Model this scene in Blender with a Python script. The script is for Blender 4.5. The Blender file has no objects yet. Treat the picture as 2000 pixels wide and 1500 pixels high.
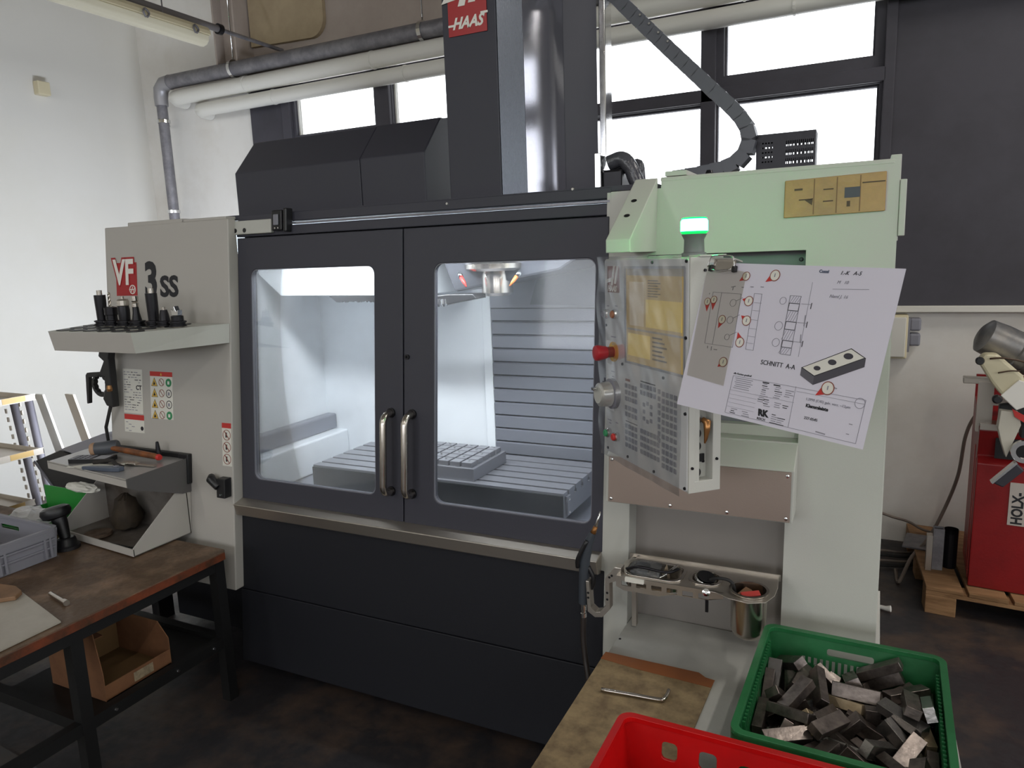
import bpy, bmesh, math, random
from mathutils import Vector, Matrix
from mathutils.geometry import tessellate_polygon
random.seed(7)
sc = bpy.context.scene
COL = sc.collection
R = math.radians

# ---------------------------------------------------------------- camera
YAW, PITCH, ROLL, FPX = -0.4551626, 0.1727978, 0.0351470, 1404.2
def cam_matrix():
    cy, sy, cp, sp = math.cos(YAW), math.sin(YAW), math.cos(PITCH), math.sin(PITCH)
    f = Vector((sy*cp, cy*cp, -sp)); r = Vector((cy, -sy, 0)); d = f.cross(r)
    c, s = math.cos(ROLL), math.sin(ROLL)
    r2 = r*c + d*s; d2 = d*c - r*s
    m = Matrix((r2, -d2, -f)).transposed().to_4x4()
    m.translation = (0, 0, 1.65)
    return m
cam = bpy.data.cameras.new('camera'); camo = bpy.data.objects.new('camera', cam); COL.objects.link(camo)
camo.matrix_world = cam_matrix()
cam.sensor_fit = 'HORIZONTAL'; cam.sensor_width = 36; cam.lens = 36*FPX/2000; cam.clip_start = 0.05; cam.clip_end = 200
sc.camera = camo

# ---------------------------------------------------------------- world, exposure, daylight
sc.view_settings.view_transform = 'Standard'; sc.view_settings.look = 'None'
sc.view_settings.gamma = 1; sc.view_settings.use_curve_mapping = False
sc.view_settings.exposure = 0.0
sc.cycles.use_denoising = True
sc.cycles.max_bounces = 10; sc.cycles.diffuse_bounces = 5; sc.cycles.glossy_bounces = 4
sc.cycles.transparent_max_bounces = 16; sc.cycles.sample_clamp_indirect = 6
sc.cycles.caustics_reflective = False; sc.cycles.caustics_refractive = False
w = bpy.data.worlds.new('overcast_sky'); sc.world = w; w.use_nodes = True
bg = w.node_tree.nodes['Background']; bg.inputs[0].default_value = (0.93, 0.96, 1.0, 1); bg.inputs[1].default_value = 5.2

def area(name, loc, rot, sx, sy, energy, color=(1, 1, 1), portal=False, spread=180):
    l = bpy.data.lights.new(name, 'AREA'); l.shape = 'RECTANGLE'; l.size = sx; l.size_y = sy
    l.energy = energy; l.color = color; l.spread = R(spread)
    if portal: l.cycles.is_portal = True
    o = bpy.data.objects.new(name, l); COL.objects.link(o); o.location = loc; o.rotation_euler = rot
    return o
WIN = [(-3.851, -3.112, 2.607, 2.937), (-2.982, -2.05, 2.590, 2.957),
       (-1.86, -0.874, 2.550, 2.972), (-1.86, -0.874, 1.95, 2.475),
       (-0.752, 0.004, 2.612, 2.945), (-0.796, 0.032, 1.95, 2.475)]
for (x0, x1, z0, z1) in WIN:
    area('window_portal', ((x0+x1)/2, 4.62, (z0+z1)/2), (R(-90), 0, 0), x1-x0, z1-z0, 1, portal=True)
REAR = [(-4.9, -2.5, 2.0, 3.8), (-1.8, 0.6, 2.0, 3.8), (1.4, 3.8, 2.0, 3.8), (4.6, 7.0, 2.0, 3.8)]
for (x0, x1, z0, z1) in REAR:
    area('hall_window_portal', ((x0+x1)/2, -6.9, (z0+z1)/2), (R(90), 0, 0), x1-x0, z1-z0, 1, portal=True)
SIDE = [(-5.5, -3.0, 1.8, 3.8), (-2.0, 0.5, 1.8, 3.8), (1.2, 3.7, 1.8, 3.8)]
for (y0, y1, z0, z1) in SIDE:
    area('side_window_portal', (8.9, (y0+y1)/2, (z0+z1)/2), (0, R(90), 0), z1-z0, y1-y0, 1, portal=True)
# work light inside the enclosure of the milling machine
area('machine_work_light', (-1.55, 2.22, 1.79), (R(22), 0, R(0)), 1.5, 0.05, 29, (0.90, 0.96, 1.0))
# tube lamps of the hall
for (x, y) in ((0.9, -1.6), (1.7, 2.7), (4.4, 2.4), (4.5, -2.4), (-3.0, -2.6)):
    area('hall_tube_light', (x, y, 4.05), (0, 0, 0), 0.12, 1.5, 38, (1.0, 0.96, 0.89))
area('wall_fill_light', (-3.02, 3.0, 1.05), (R(84), 0, R(82)), 1.3, 0.5, 64, (0.80, 0.87, 1.0))  # unseen fill without a lamp body, added behind the machine to brighten the left wall

# ---------------------------------------------------------------- materials
def lin(h):
    h = h.lstrip('#'); c = [int(h[i:i+2], 16)/255 for i in (0, 2, 4)]
    return [((v/12.92) if v <= 0.04045 else ((v+0.055)/1.055)**2.4) for v in c] + [1]
MC = {}
def mat(name, col, rough=0.5, metal=0.0, bump=0.0, scale=40, var=0.0, col2=None, vscale=6, spec=0.5, coat=0.0, stretch=None, lo=0.4, hi=0.65):
    if name in MC: return MC[name]
    m = bpy.data.materials.new(name); m.use_nodes = True; nt = m.node_tree; b = nt.nodes['Principled BSDF']
    b.inputs['Base Color'].default_value = lin(col); b.inputs['Roughness'].default_value = rough
    b.inputs['Metallic'].default_value = metal; b.inputs['Specular IOR Level'].default_value = spec
    b.inputs['Coat Weight'].default_value = coat
    tc = nt.nodes.new('ShaderNodeTexCoord'); src = tc.outputs['Object']
    if stretch:
        mp = nt.nodes.new('ShaderNodeMapping'); mp.inputs['Scale'].default_value = stretch
        nt.links.new(src, mp.inputs[0]); src = mp.outputs[0]
    if col2:
        n = nt.nodes.new('ShaderNodeTexNoise'); n.inputs['Scale'].default_value = vscale; n.inputs['Detail'].default_value = 6
        n.inputs['Roughness'].default_value = 0.65
        nt.links.new(src, n.inputs['Vector'])
        r = nt.nodes.new('ShaderNodeValToRGB'); r.color_ramp.elements[0].position = lo; r.color_ramp.elements[1].position = hi
        r.color_ramp.elements[0].color = lin(col); r.color_ramp.elements[1].color = lin(col2)
        nt.links.new(n.outputs['Fac'], r.inputs[0]); nt.links.new(r.outputs[0], b.inputs['Base Color'])
    n2 = nt.nodes.new('ShaderNodeTexNoise'); n2.inputs['Scale'].default_value = scale; n2.inputs['Detail'].default_value = 4
    nt.links.new(src, n2.inputs['Vector'])
    mr = nt.nodes.new('ShaderNodeMapRange'); mr.inputs['To Min'].default_value = max(0.02, rough-0.05-var); mr.inputs['To Max'].default_value = min(1, rough+0.05+var)
    nt.links.new(n2.outputs['Fac'], mr.inputs['Value']); nt.links.new(mr.outputs[0], b.inputs['Roughness'])
    if bump:
        bp = nt.nodes.new('ShaderNodeBump'); bp.inputs['Strength'].default_value = bump; bp.inputs['Distance'].default_value = 0.004
        nt.links.new(n2.outputs['Fac'], bp.inputs['Height']); nt.links.new(bp.outputs[0], b.inputs['Normal'])
    MC[name] = m; return m
def emis(name, col, strength):
    m = bpy.data.materials.new(name); m.use_nodes = True; b = m.node_tree.nodes['Principled BSDF']
    b.inputs['Base Color'].default_value = lin(col); b.inputs['Emission Color'].default_value = lin(col); b.inputs['Emission Strength'].default_value = strength
    MC[name] = m; return m
def glass(name, haze=0.12, col='#ffffff', rough=0.03, gloss=1.0, bump=0, scale=12, hazecol='#dfe6ee', noise=0.0):
    m = bpy.data.materials.new(name); m.use_nodes = True; nt = m.node_tree; nt.nodes.clear()
    out = nt.nodes.new('ShaderNodeOutputMaterial'); tr = nt.nodes.new('ShaderNodeBsdfTransparent'); tr.inputs[0].default_value = lin(col)
    df = nt.nodes.new('ShaderNodeBsdfTranslucent'); df.inputs[0].default_value = lin(hazecol)
    d2 = nt.nodes.new('ShaderNodeBsdfDiffuse'); d2.inputs[0].default_value = lin(hazecol)
    ad = nt.nodes.new('ShaderNodeMixShader'); ad.inputs[0].default_value = 0.5; nt.links.new(df.outputs[0], ad.inputs[1]); nt.links.new(d2.outputs[0], ad.inputs[2])
    gl = nt.nodes.new('ShaderNodeBsdfGlossy'); gl.inputs['Roughness'].default_value = rough
    mx = nt.nodes.new('ShaderNodeMixShader'); mx.inputs[0].default_value = haze
    nt.links.new(tr.outputs[0], mx.inputs[1]); nt.links.new(ad.outputs[0], mx.inputs[2])
    fr = nt.nodes.new('ShaderNodeFresnel'); fr.inputs[0].default_value = 1.45
    mu = nt.nodes.new('ShaderNodeMath'); mu.operation = 'MULTIPLY'; mu.inputs[1].default_value = gloss
    nt.links.new(fr.outputs[0], mu.inputs[0])
    m2 = nt.nodes.new('ShaderNodeMixShader'); nt.links.new(mu.outputs[0], m2.inputs[0]); nt.links.new(mx.outputs[0], m2.inputs[1]); nt.links.new(gl.outputs[0], m2.inputs[2])
    tc = nt.nodes.new('ShaderNodeTexCoord'); n2 = nt.nodes.new('ShaderNodeTexNoise'); n2.inputs['Scale'].default_value = scale; n2.inputs['Detail'].default_value = 5
    nt.links.new(tc.outputs['Object'], n2.inputs['Vector'])
    if noise:
        mr = nt.nodes.new('ShaderNodeMapRange'); mr.inputs['From Min'].default_value = 0.3; mr.inputs['From Max'].default_value = 0.7
        mr.inputs['To Min'].default_value = max(0, haze-noise); mr.inputs['To Max'].default_value = haze+noise
        nt.links.new(n2.outputs['Fac'], mr.inputs['Value']); nt.links.new(mr.outputs[0], mx.inputs[0])
    if bump:
        bp = nt.nodes.new('ShaderNodeBump'); bp.inputs['Strength'].default_value = bump; bp.inputs['Distance'].default_value = 0.01
        nt.links.new(n2.outputs['Fac'], bp.inputs['Height']); nt.links.new(bp.outputs[0], gl.inputs['Normal'])
    nt.links.new(m2.outputs[0], out.inputs[0]); MC[name] = m; return m

WALLW = mat('wall_white', '#d8d5cd', 0.9, bump=0.05, scale=60, col2='#d3cfc4', vscale=0.5)
WALLB = mat('wall_white_back', '#e2dfd9', 0.9, bump=0.1, scale=60, col2='#d6d1c8', vscale=1.5)
WALLUP = mat('upper_wall_plaster', '#a89c92', 0.9, bump=0.2, scale=50, col2='#9c8f86', vscale=2)
CLAD = mat('dark_cladding', '#45434a', 0.75, bump=0.05, scale=30, col2='#3e3c42', vscale=3)
FLOORM = mat('stained_concrete', '#2c2a2d', 0.5, bump=0.3, scale=25, var=0.12, col2='#66503f', vscale=2.6, lo=0.46, hi=0.8)
CEILM = mat('ceiling_paint', '#b5b0a4', 0.9)
DARK = mat('charcoal_powder_coat', '#373741', 0.42, bump=0.25, scale=900, spec=0.45)
DARKL = mat('charcoal_shaded', '#1b1c22', 0.5, bump=0.2, scale=900, spec=0.3)  # charcoal paint, darkened to hold the shade of the lower front
COVER = mat('charcoal_gloss_cover', '#8c8c96', 0.15, bump=0.01, scale=200, spec=0.8, metal=0.75)
CHAMF = mat('brushed_charcoal', '#5c6068', 0.28, metal=0.8, bump=0.05, scale=60, stretch=(40, 40, 1))
WHITE = mat('light_grey_powder_coat', '#bdbdb6', 0.5, bump=0.15, scale=700)
WHITE2 = mat('light_grey_cabinet', '#b4b0aa', 0.5, bump=0.15, scale=700)
TAUPE = mat('brushed_taupe_steel', '#9a8a80', 0.38, metal=0.55, bump=0.05, scale=300)
RECESS = mat('grey_recess_panel', '#8d8782', 0.5)
GREYP = mat('mid_grey_panel', '#7d7d86', 0.5)
STEEL = mat('brushed_stainless', '#c0b9b0', 0.34, metal=0.9, bump=0.04, scale=80, stretch=(1, 30, 30))
STEELV = mat('polished_stainless', '#c3bcb4', 0.22, metal=1.0, var=0.05)
CHROME = mat('chrome', '#d8d8d8', 0.1, metal=1.0)
GALV = mat('galvanised_pipe', '#77757a', 0.5, metal=0.5, bump=0.3, scale=60, col2='#8d8b8e', vscale=14)
PIPEW = mat('white_pipe_paint', '#dcdad2', 0.45)
CREAM = mat('cream_plastic', '#d3c8a8', 0.4)
CREAMG = mat('lamp_diffuser', '#e4ddc4', 0.3)
BLACK = mat('black_plastic', '#17171a', 0.4)
BLACKM = mat('black_oxide_steel', '#232226', 0.35, metal=0.6)
RUBBER = mat('black_rubber', '#1b1a1a', 0.7)
INTW = mat('enclosure_liner', '#e2e7ec', 0.35, metal=0.1, bump=0.08, scale=10)
INTG = mat('enclosure_way_cover', '#878a94', 0.35, metal=0.45, bump=0.05, scale=10)
IRON = mat('machined_cast_iron', '#8c8d93', 0.35, metal=0.6, bump=0.1, scale=60)
IROND = mat('dark_iron_face', '#15191b', 0.5, metal=0.2)  # dark iron; on the table front it carries the shade
BLOCKM = mat('ground_steel_block', '#7b716b', 0.34, metal=0.85, bump=0.1, scale=90, var=0.08, col2='#564f4c', vscale=30)
BLOCKT = mat('tan_steel_block', '#b5a387', 0.4, metal=0.6, bump=0.1, scale=90, col2='#a08d72', vscale=30)
BLOCKL = mat('bright_steel_block', '#8f8b88', 0.25, metal=0.9, bump=0.1, scale=90)
GREEN = mat('green_crate_plastic', '#1a5a31', 0.38, bump=0.1, scale=60, col2='#24693d', vscale=8)
REDP = mat('red_crate_plastic', '#b8080a', 0.35, bump=0.08, scale=50, col2='#a60607', vscale=5)
REDM = mat('red_machine_paint', '#8f1416', 0.4, bump=0.1, scale=100, col2='#7d1012', vscale=4)
GREYBOX = mat('grey_crate_plastic', '#83838c', 0.5, bump=0.1, scale=60)
TABLET = mat('worn_table_top', '#53402f', 0.5, bump=0.3, scale=60, var=0.1, col2='#8a705a', vscale=8, lo=0.45, hi=0.8)
TABLEE = mat('table_edge_wood', '#74381f', 0.6, col2='#3a2616', vscale=10, bump=0.3)
FRAMEB = mat('black_steel_frame', '#131314', 0.5)
CARD = mat('cardboard', '#835a3c', 0.85, bump=0.2, scale=50, col2='#6f4a31', vscale=5)
CARDIN = mat('cardboard_inside', '#6a5030', 0.9)
CARDW = mat('stained_cardboard', '#94805f', 0.85, bump=0.5, scale=35, col2='#6b5942', vscale=18, lo=0.36, hi=0.66)
TAPE = mat('brown_packing_tape', '#8f5733', 0.35)
WOOD = mat('pallet_wood', '#a07a55', 0.8, bump=0.4, scale=30, col2='#7d5c3c', vscale=4, stretch=(1, 8, 8))
PAPERM = mat('paper_white', '#d6d3e0', 0.35, coat=0.4)
PAPERT = mat('paper_sheet', '#dddbd2', 0.6)
INK = mat('print_ink_black', '#1c1c22', 0.6)
INKG = mat('print_ink_grey', '#8f8d98', 0.6)
PRED = mat('print_red', '#c2302c', 0.5)
PBRN = mat('print_brown_ring', '#8a4a3c', 0.5)
PGREEN = mat('print_green', '#2f8a58', 0.5)
PYEL = mat('print_yellow', '#d8b04c', 0.5)
PWHITE = mat('print_white', '#e6e3dc', 0.5)
DECRED = mat('decal_red', '#a4161c', 0.35)
DECBRN = mat('decal_brown_red', '#7d4436', 0.35)
FOAM = mat('amber_perforated_plastic', '#b08a50', 0.35, bump=0.2, scale=60, col2='#9a7a4a', vscale=8)
GREENL = emis('beacon_green_light', '#1cff62', 85)
SCREEN = emis('screen_glow', '#a8905c', 0.25)
SCREENY = emis('screen_glow_yellow', '#c2a850', 0.35)
SCREENG = emis('screen_grey_bar', '#8a8478', 0.22)
WINGL = glass('window_glass', 0.05, gloss=1.0)
DOORGL2 = glass('foggy_door_glass', 0.10, gloss=0.8, noise=0.08, scale=2.5, rough=0.05, hazecol='#dfe7f0')
DOORGL = glass('hazy_door_glass', 0.035, gloss=0.7, noise=0.025, scale=3, rough=0.05, hazecol='#e4ebf4')
FILM = glass('clear_plastic_film', 0.02, rough=0.16, gloss=0.45)
FILM2 = glass('laminate_film', 0.02, rough=0.2, gloss=0.5, col='#f1efe6')
CLEARP = glass('clear_plastic', 0.15, rough=0.08, gloss=2.0, bump=0.4, scale=20)

# ---------------------------------------------------------------- builders
class Fr:
    """a flat working frame: (a, b, c) -> O + a*u + b*v + c*n"""
    def __init__(s, O, u, v, n): s.O = Vector(O); s.u = Vector(u); s.v = Vector(v); s.n = Vector(n)
    def __call__(s, a, b, c=0): return s.O + s.u*a + s.v*b + s.n*c
ID = Fr((0, 0, 0), (1, 0, 0), (0, 1, 0), (0, 0, 1))
K = 0.1024
TF = Fr((0, 2.0-K, 0), (1, 0, 0), (0, K, 1), (0, -1, 0))       # sloping front of the machine: a = x, b = z, c = out of the face
def bm_(): return bmesh.new()
def box(bm, F, a0, a1, b0, b1, c0, c1):
    v = [bm.verts.new(F(a, b, c)) for a in (a0, a1) for b in (b0, b1) for c in (c0, c1)]
    for f in ((0, 1, 3, 2), (4, 6, 7, 5), (0, 4, 5, 1), (2, 3, 7, 6), (0, 2, 6, 4), (1, 5, 7, 3)):
        bm.faces.new([v[i] for i in f])
    return bm
def plate(bm, F, outer, holes, c0, c1):
    """polygon (with holes) in the frame's a/b plane, extruded from c0 to c1"""
    loops = [outer] + list(holes)
    tri = tessellate_polygon([[Vector((p[0], p[1], 0)) for p in l] for l in loops])
    flat = [p for l in loops for p in l]
    lo = [bm.verts.new(F(p[0], p[1], c0)) for p in flat]; hi = [bm.verts.new(F(p[0], p[1], c1)) for p in flat]
    for t in tri:
        if len(set(t)) < 3: continue
        try: bm.faces.new([lo[i] for i in t]); bm.faces.new([hi[i] for i in reversed(t)])
        except ValueError: pass
    k = 0
    for l in loops:
        n = len(l)
        for i in range(n):
            a, b = k+i, k+(i+1) % n
            try: bm.faces.new([lo[a], lo[b], hi[b], hi[a]])
            except ValueError: pass
        k += n
    return bm
def rrect(a0, a1, b0, b1, r, n=5):
    p = []
    for (cx, cy, s) in ((a1-r, b1-r, 0), (a0+r, b1-r, 90), (a0+r, b0+r, 180), (a1-r, b0+r, 270)):
        for i in range(n+1):
            t = R(s+90*i/n); p.append((cx+r*math.cos(t), cy+r*math.sin(t)))
    return p
def circ(a, b, r, n=20): return [(a+r*math.cos(2*math.pi*i/n), b+r*math.sin(2*math.pi*i/n)) for i in range(n)]
def tube(bm, pts, r, n=10, caps=True):
    pts = [Vector(p) for p in pts]; rs = r if isinstance(r, (list, tuple)) else [r]*len(pts)
    rings = []; prev = None
    for i, p in enumerate(pts):
        t = (pts[min(i+1, len(pts)-1)]-pts[max(i-1, 0)]).normalized()
        if prev is None:
            ref = Vector((0, 0, 1)) if abs(t.z) < 0.9 else Vector((1, 0, 0)); a = t.cross(ref).normalized()
        else: a = (prev - t*prev.dot(t)).normalized()
        prev = a; b = t.cross(a)
        rings.append([bm.verts.new(p+(a*math.cos(2*math.pi*k/n)+b*math.sin(2*math.pi*k/n))*rs[i]) for k in range(n)])
    for i in range(len(rings)-1):
        for k in range(n):
            f = bm.faces.new([rings[i][k], rings[i][(k+1) % n], rings[i+1][(k+1) % n], rings[i+1][k]]); f.smooth = True
    if caps: bm.faces.new(rings[0][::-1]); bm.faces.new(rings[-1])
    return bm
def lathe(bm, prof, O=(0, 0, 0), axis=(0, 0, 1), n=20):
    """prof: list of (radius, height) along the axis"""
    ax = Vector(axis).normalized(); ref = Vector((1, 0, 0)) if abs(ax.x) < 0.9 else Vector((0, 1, 0)); a = ax.cross(ref).normalized(); b = ax.cross(a); O = Vector(O)
    rings = [[bm.verts.new(O+ax*h+(a*math.cos(2*math.pi*k/n)+b*math.sin(2*math.pi*k/n))*max(r, 1e-4)) for k in range(n)] for r, h in prof]
    for i in range(len(rings)-1):
        for k in range(n): bm.faces.new([rings[i][k], rings[i][(k+1) % n], rings[i+1][(k+1) % n], rings[i+1][k]])
    bm.faces.new(rings[0][::-1]); bm.faces.new(rings[-1]); return bm
def bez(p, n=24):
    """smooth curve through the points"""
    p = [Vector(q) for q in p]; P = [p[0]*2-p[1]] + p + [p[-1]*2-p[-2]]; out = []
    for i in range(1, len(P)-2):
        for k in range(n):
            t = k/n; a, b, c, d = P[i-1], P[i], P[i+1], P[i+2]
            out.append(0.5*((2*b)+(c-a)*t+(2*a-5*b+4*c-d)*t*t+(3*b-a-3*c+d)*t**3))
    return out + [p[-1]]
ROOTLOC = {}
def finish(o, label, cat, group, kind):
    if label: o['label'] = label
    if cat: o['category'] = cat
    if group: o['group'] = group
    if kind: o['kind'] = kind
def ob(name, bm, m, parent=None, label=None, cat=None, group=None, kind=None, bevel=0.0, smooth=False, base=None):
    """links the bmesh (world coordinates) as one object; children of a root keep world coordinates"""
    if isinstance(bm, bpy.types.Mesh): me = bm
    else:
        bmesh.ops.recalc_face_normals(bm, faces=bm.faces[:])
        me = bpy.data.meshes.new(name)
        if parent is None and base is not None:
            bmesh.ops.translate(bm, verts=bm.verts[:], vec=-Vector(base))
        bm.to_mesh(me); bm.free()
    if smooth:
        for p in me.polygons: p.use_smooth = True
        try: me.set_sharp_from_angle(angle=R(40))
        except Exception: pass
    o = bpy.data.objects.new(name, me); COL.objects.link(o)
    if me.materials: pass
    else: me.materials.append(m)
    if parent is not None:
        o.parent = parent
        if parent.name in ROOTLOC: o.location = -ROOTLOC[parent.name]
    elif base is not None: o.location = base
    finish(o, label, cat, group, kind)
    if bevel:
        b = o.modifiers.new('bevel', 'BEVEL'); b.width = bevel; b.segments = 2; b.limit_method = 'ANGLE'
    return o
def root(name, loc, label, cat, group=None):
    o = bpy.data.objects.new(name, None); COL.objects.link(o); o.location = loc; o.empty_display_size = 0.1
    ROOTLOC[o.name] = Vector(loc); finish(o, label, cat, group, None); return o
def B(F, *a): return box(bm_(), F, *a)
def struct(name, bm, m, parent=None, bevel=0): return ob(name, bm, m, parent, kind=None if parent else 'structure', bevel=bevel)
def cyl(F, a, b, r, c0, c1, n=20): return plate(bm_(), F, circ(a, b, r, n), [], c0, c1)
def text(s, size, F, a, b, c, m, parent, name='lettering', depth=0.0006, bold=0.0, shear=0.0, sx=1.0, align='LEFT', rot=0.0):
    cu = bpy.data.curves.new('t', 'FONT'); cu.body = s; cu.size = size; cu.extrude = depth/2; cu.offset = bold; cu.shear = shear; cu.align_x = align
    cu.resolution_u = 3
    t = bpy.data.objects.new('t', cu); COL.objects.link(t)
    dg = bpy.context.evaluated_depsgraph_get(); me = bpy.data.meshes.new_from_object(t.evaluated_get(dg))
    bpy.data.objects.remove(t); bpy.data.curves.remove(cu)
    cr, sr = math.cos(rot), math.sin(rot); up = -1 if F.flip else 1
    for v in me.vertices:
        x, y, z = v.co; x *= sx; x, y = x*cr-y*sr, x*sr+y*cr
        v.co = F(a+x, b+y*up, c+z)
    me.materials.clear(); me.name = name
    return ob(name, me, m, parent)
Fr.flip = False

# ================================================================ THE ROOM
struct('floor', B(ID, -5.7, 9.2, -7.2, 4.6, -0.1, 0.0), FLOORM)
struct('ceiling', B(ID, -5.7, 9.2, -7.2, 4.6, 4.2, 4.3), CEILM)
XZ = Fr((0, 0, 0), (1, 0, 0), (0, 0, 1), (0, 1, 0))     # a = x, b = z, c = y
YZ = Fr((0, 0, 0), (0, 1, 0), (0, 0, 1), (1, 0, 0))     # a = y, b = z, c = x
def rect(a0, a1, b0, b1): return [(a0, b0), (a1, b0), (a1, b1), (a0, b1)]
wb = plate(bm_(), XZ, rect(-5.7, 9.2, 0, 4.2), [rect(*q) for q in WIN], 4.40, 4.45)
wall_back = struct('wall_back', wb, WALLB)
struct('wall_left', B(ID, -5.7, -5.5, -7.2, 4.6, 0, 4.2), WALLW)
struct('wall_right', plate(bm_(), YZ, rect(-7.2, 4.6, 0, 4.2), [rect(*q) for q in SIDE], 9.0, 9.2), WALLW)
struct('wall_rear', plate(bm_(), XZ, rect(-5.7, 9.2, 0, 4.2), [rect(*q) for q in REAR], -7.2, -7.0), WALLW)
clad = plate(bm_(), XZ, [(-4.29, 1.33), (9.0, 1.33), (9.0, 4.2), (0.06, 4.2), (0.06, 3.06), (-4.29, 3.06)], [rect(*q) for q in WIN], 4.365, 4.40)
struct('trim_1', clad, CLAD)
struct('trim_2', B(ID, -4.29, 9.0, 4.33, 4.40, 1.297, 1.33), WALLW, bevel=0.004)
struct('trim_3', B(ID, -4.29, 0.06, 4.37, 4.40, 3.06, 4.2), WALLUP)
for i, (x0, x1, z0, z1) in enumerate(WIN):
    f = 0.010
    wf = struct('window_%d' % (i+1), plate(bm_(), XZ, rect(x0, x1, z0, z1), [rect(x0+f, x1-f, z0+f, z1-f)], 4.402, 4.445), PIPEW if i < 2 else CLAD)
    ob('pane', B(ID, x0+f, x1-f, 4.42, 4.426, z0+f, z1-f), WINGL, wf)
# proud mullions between the panes
for k, (x0, x1, z0, z1) in enumerate([(-3.11, -2.985, 2.56, 3.0), (-0.872, -0.79, 1.9, 3.0), (-1.9, 0.06, 2.478, 2.548), (-3.95, -3.87, 1.4, 3.02), (0.05, 0.10, 1.9, 4.2)]):
    struct('trim_%d' % (k+4), B(ID, x0, x1, 4.33, 4.365, z0, z1), CLAD, bevel=0.004)
# steel column stub and cream wall board, top left
st = bm_(); box(st, ID, -4.42, -4.405, 4.2, 4.37, 3.10, 4.2); box(st, ID, -4.22, -4.205, 4.2, 4.37, 3.10, 4.2); box(st, ID, -4.405, -4.22, 4.28, 4.295, 3.10, 4.2)
ob('steel_column', st, WALLUP, label='pinkish grey steel column above the grey pipe beside the cream wall board', cat='column', base=(-4.3, 4.3, 3.1))
ob('wall_board', plate(bm_(), XZ, [(-4.19, 4.2), (-4.19, 3.27), (-3.62, 3.25)] + [(-3.62+0.12*math.sin(R(t)), 3.37-0.12*math.cos(R(t))) for t in range(15, 91, 15)] + [(-3.50, 4.2)], [], 4.335, 4.368), mat('cream_board', '#a8977a', 0.9, col2='#9c8b70', vscale=5), label='cream wall board with a rounded corner above the pipes', cat='board', base=(-3.8, 4.35, 3.25))
ob('hanging_wire', tube(bm_(), [(-4.12, 4.30, 4.15), (-4.14, 4.29, 3.9), (-4.02, 4.29, 3.60), (-3.93, 4.29, 3.85), (-3.86, 4.29, 4.15)], 0.005, 6), RUBBER, label='thin dark wire looping down over the cream wall board', cat='wire', base=(-4.0, 4.3, 4.1))
ob('wall_socket_box', B(ID, -5.5, -5.44, 3.485, 3.575, 2.945, 3.04), CREAM, label='small cream box high on the left wall', cat='box', bevel=0.006, base=(-5.5, 3.5, 3.0))

# pipes
g = root('steam_pipe', (-5.06, 4.23, 0), 'dark grey steel pipe running under the ceiling and down the corner', 'pipe')
ob('horizontal_pipe', tube(bm_(), [(-4.98, 4.23, 3.105), (9.0, 4.23, 3.14)], 0.053, 20), GALV, g, smooth=True)
ob('elbow', tube(bm_(), [(-4.96, 4.23, 3.105), (-5.03, 4.23, 3.10), (-5.075, 4.23, 3.06), (-5.085, 4.23, 3.0), (-5.085, 4.23, 2.94)], [0.056, 0.056, 0.056, 0.052, 0.05], 20), mat('elbow_zinc', '#a09ea0', 0.45, metal=0.5), g, smooth=True)
ob('vertical_pipe', tube(bm_(), [(-5.085, 4.23, 2.95), (-5.075, 4.23, 0.0)], 0.040, 20), GALV, g, smooth=True)
for z in (2.82, 2.12):
    c = lathe(bm_(), [(0.042, -0.012), (0.049, -0.012), (0.049, 0.012), (0.042, 0.012)], (-5.08, 4.23, z)); tube(c, [(-5.08, 4.26, z), (-5.2, 4.38, z)], 0.008, 6)
    ob('pipe_clamp', c, CHROME, g)
for x in (-4.28, -2.62):
    c = lathe(bm_(), [(0.055, -0.014), (0.064, -0.014), (0.064, 0.014), (0.055, 0.014)], (x, 4.23, 3.11), (1, 0, 0)); tube(c, [(x, 4.23, 3.165), (x, 4.23, 4.2)], 0.005, 6)
    ob('pipe_clamp', c, CHROME, g)
for nm, x0, y, z, r, lab in (('heating_pipe', -4.93, 4.24, 2.985, 0.056, 'upper white heating pipe below the dark grey pipe'), ('heating_pipe', -4.68, 4.25, 2.868, 0.050, 'lower white heating pipe just above the windows')):
    g2 = root(nm, (x0, y, z), lab, 'pipe', 'white heating pipes along the back wall')
    ob('pipe_run', tube(bm_(), [(x0-0.06, y+0.14, z), (x0-0.05, y+0.06, z), (x0-0.01, y+0.01, z), (x0+0.06, y, z), (9.0, y, z+0.07)], r, 20), PIPEW, g2, smooth=True)
    for jx in (x0+0.75, x0+1.9, x0+4.3, x0+6.0): ob('joint_ring', lathe(bm_(), [(r, -0.006), (r+0.004, -0.006), (r+0.004, 0.006), (r, 0.006)], (jx, y, z+0.07*(jx-x0)/13.8), (1, 0, 0)), PIPEW, g2)
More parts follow.
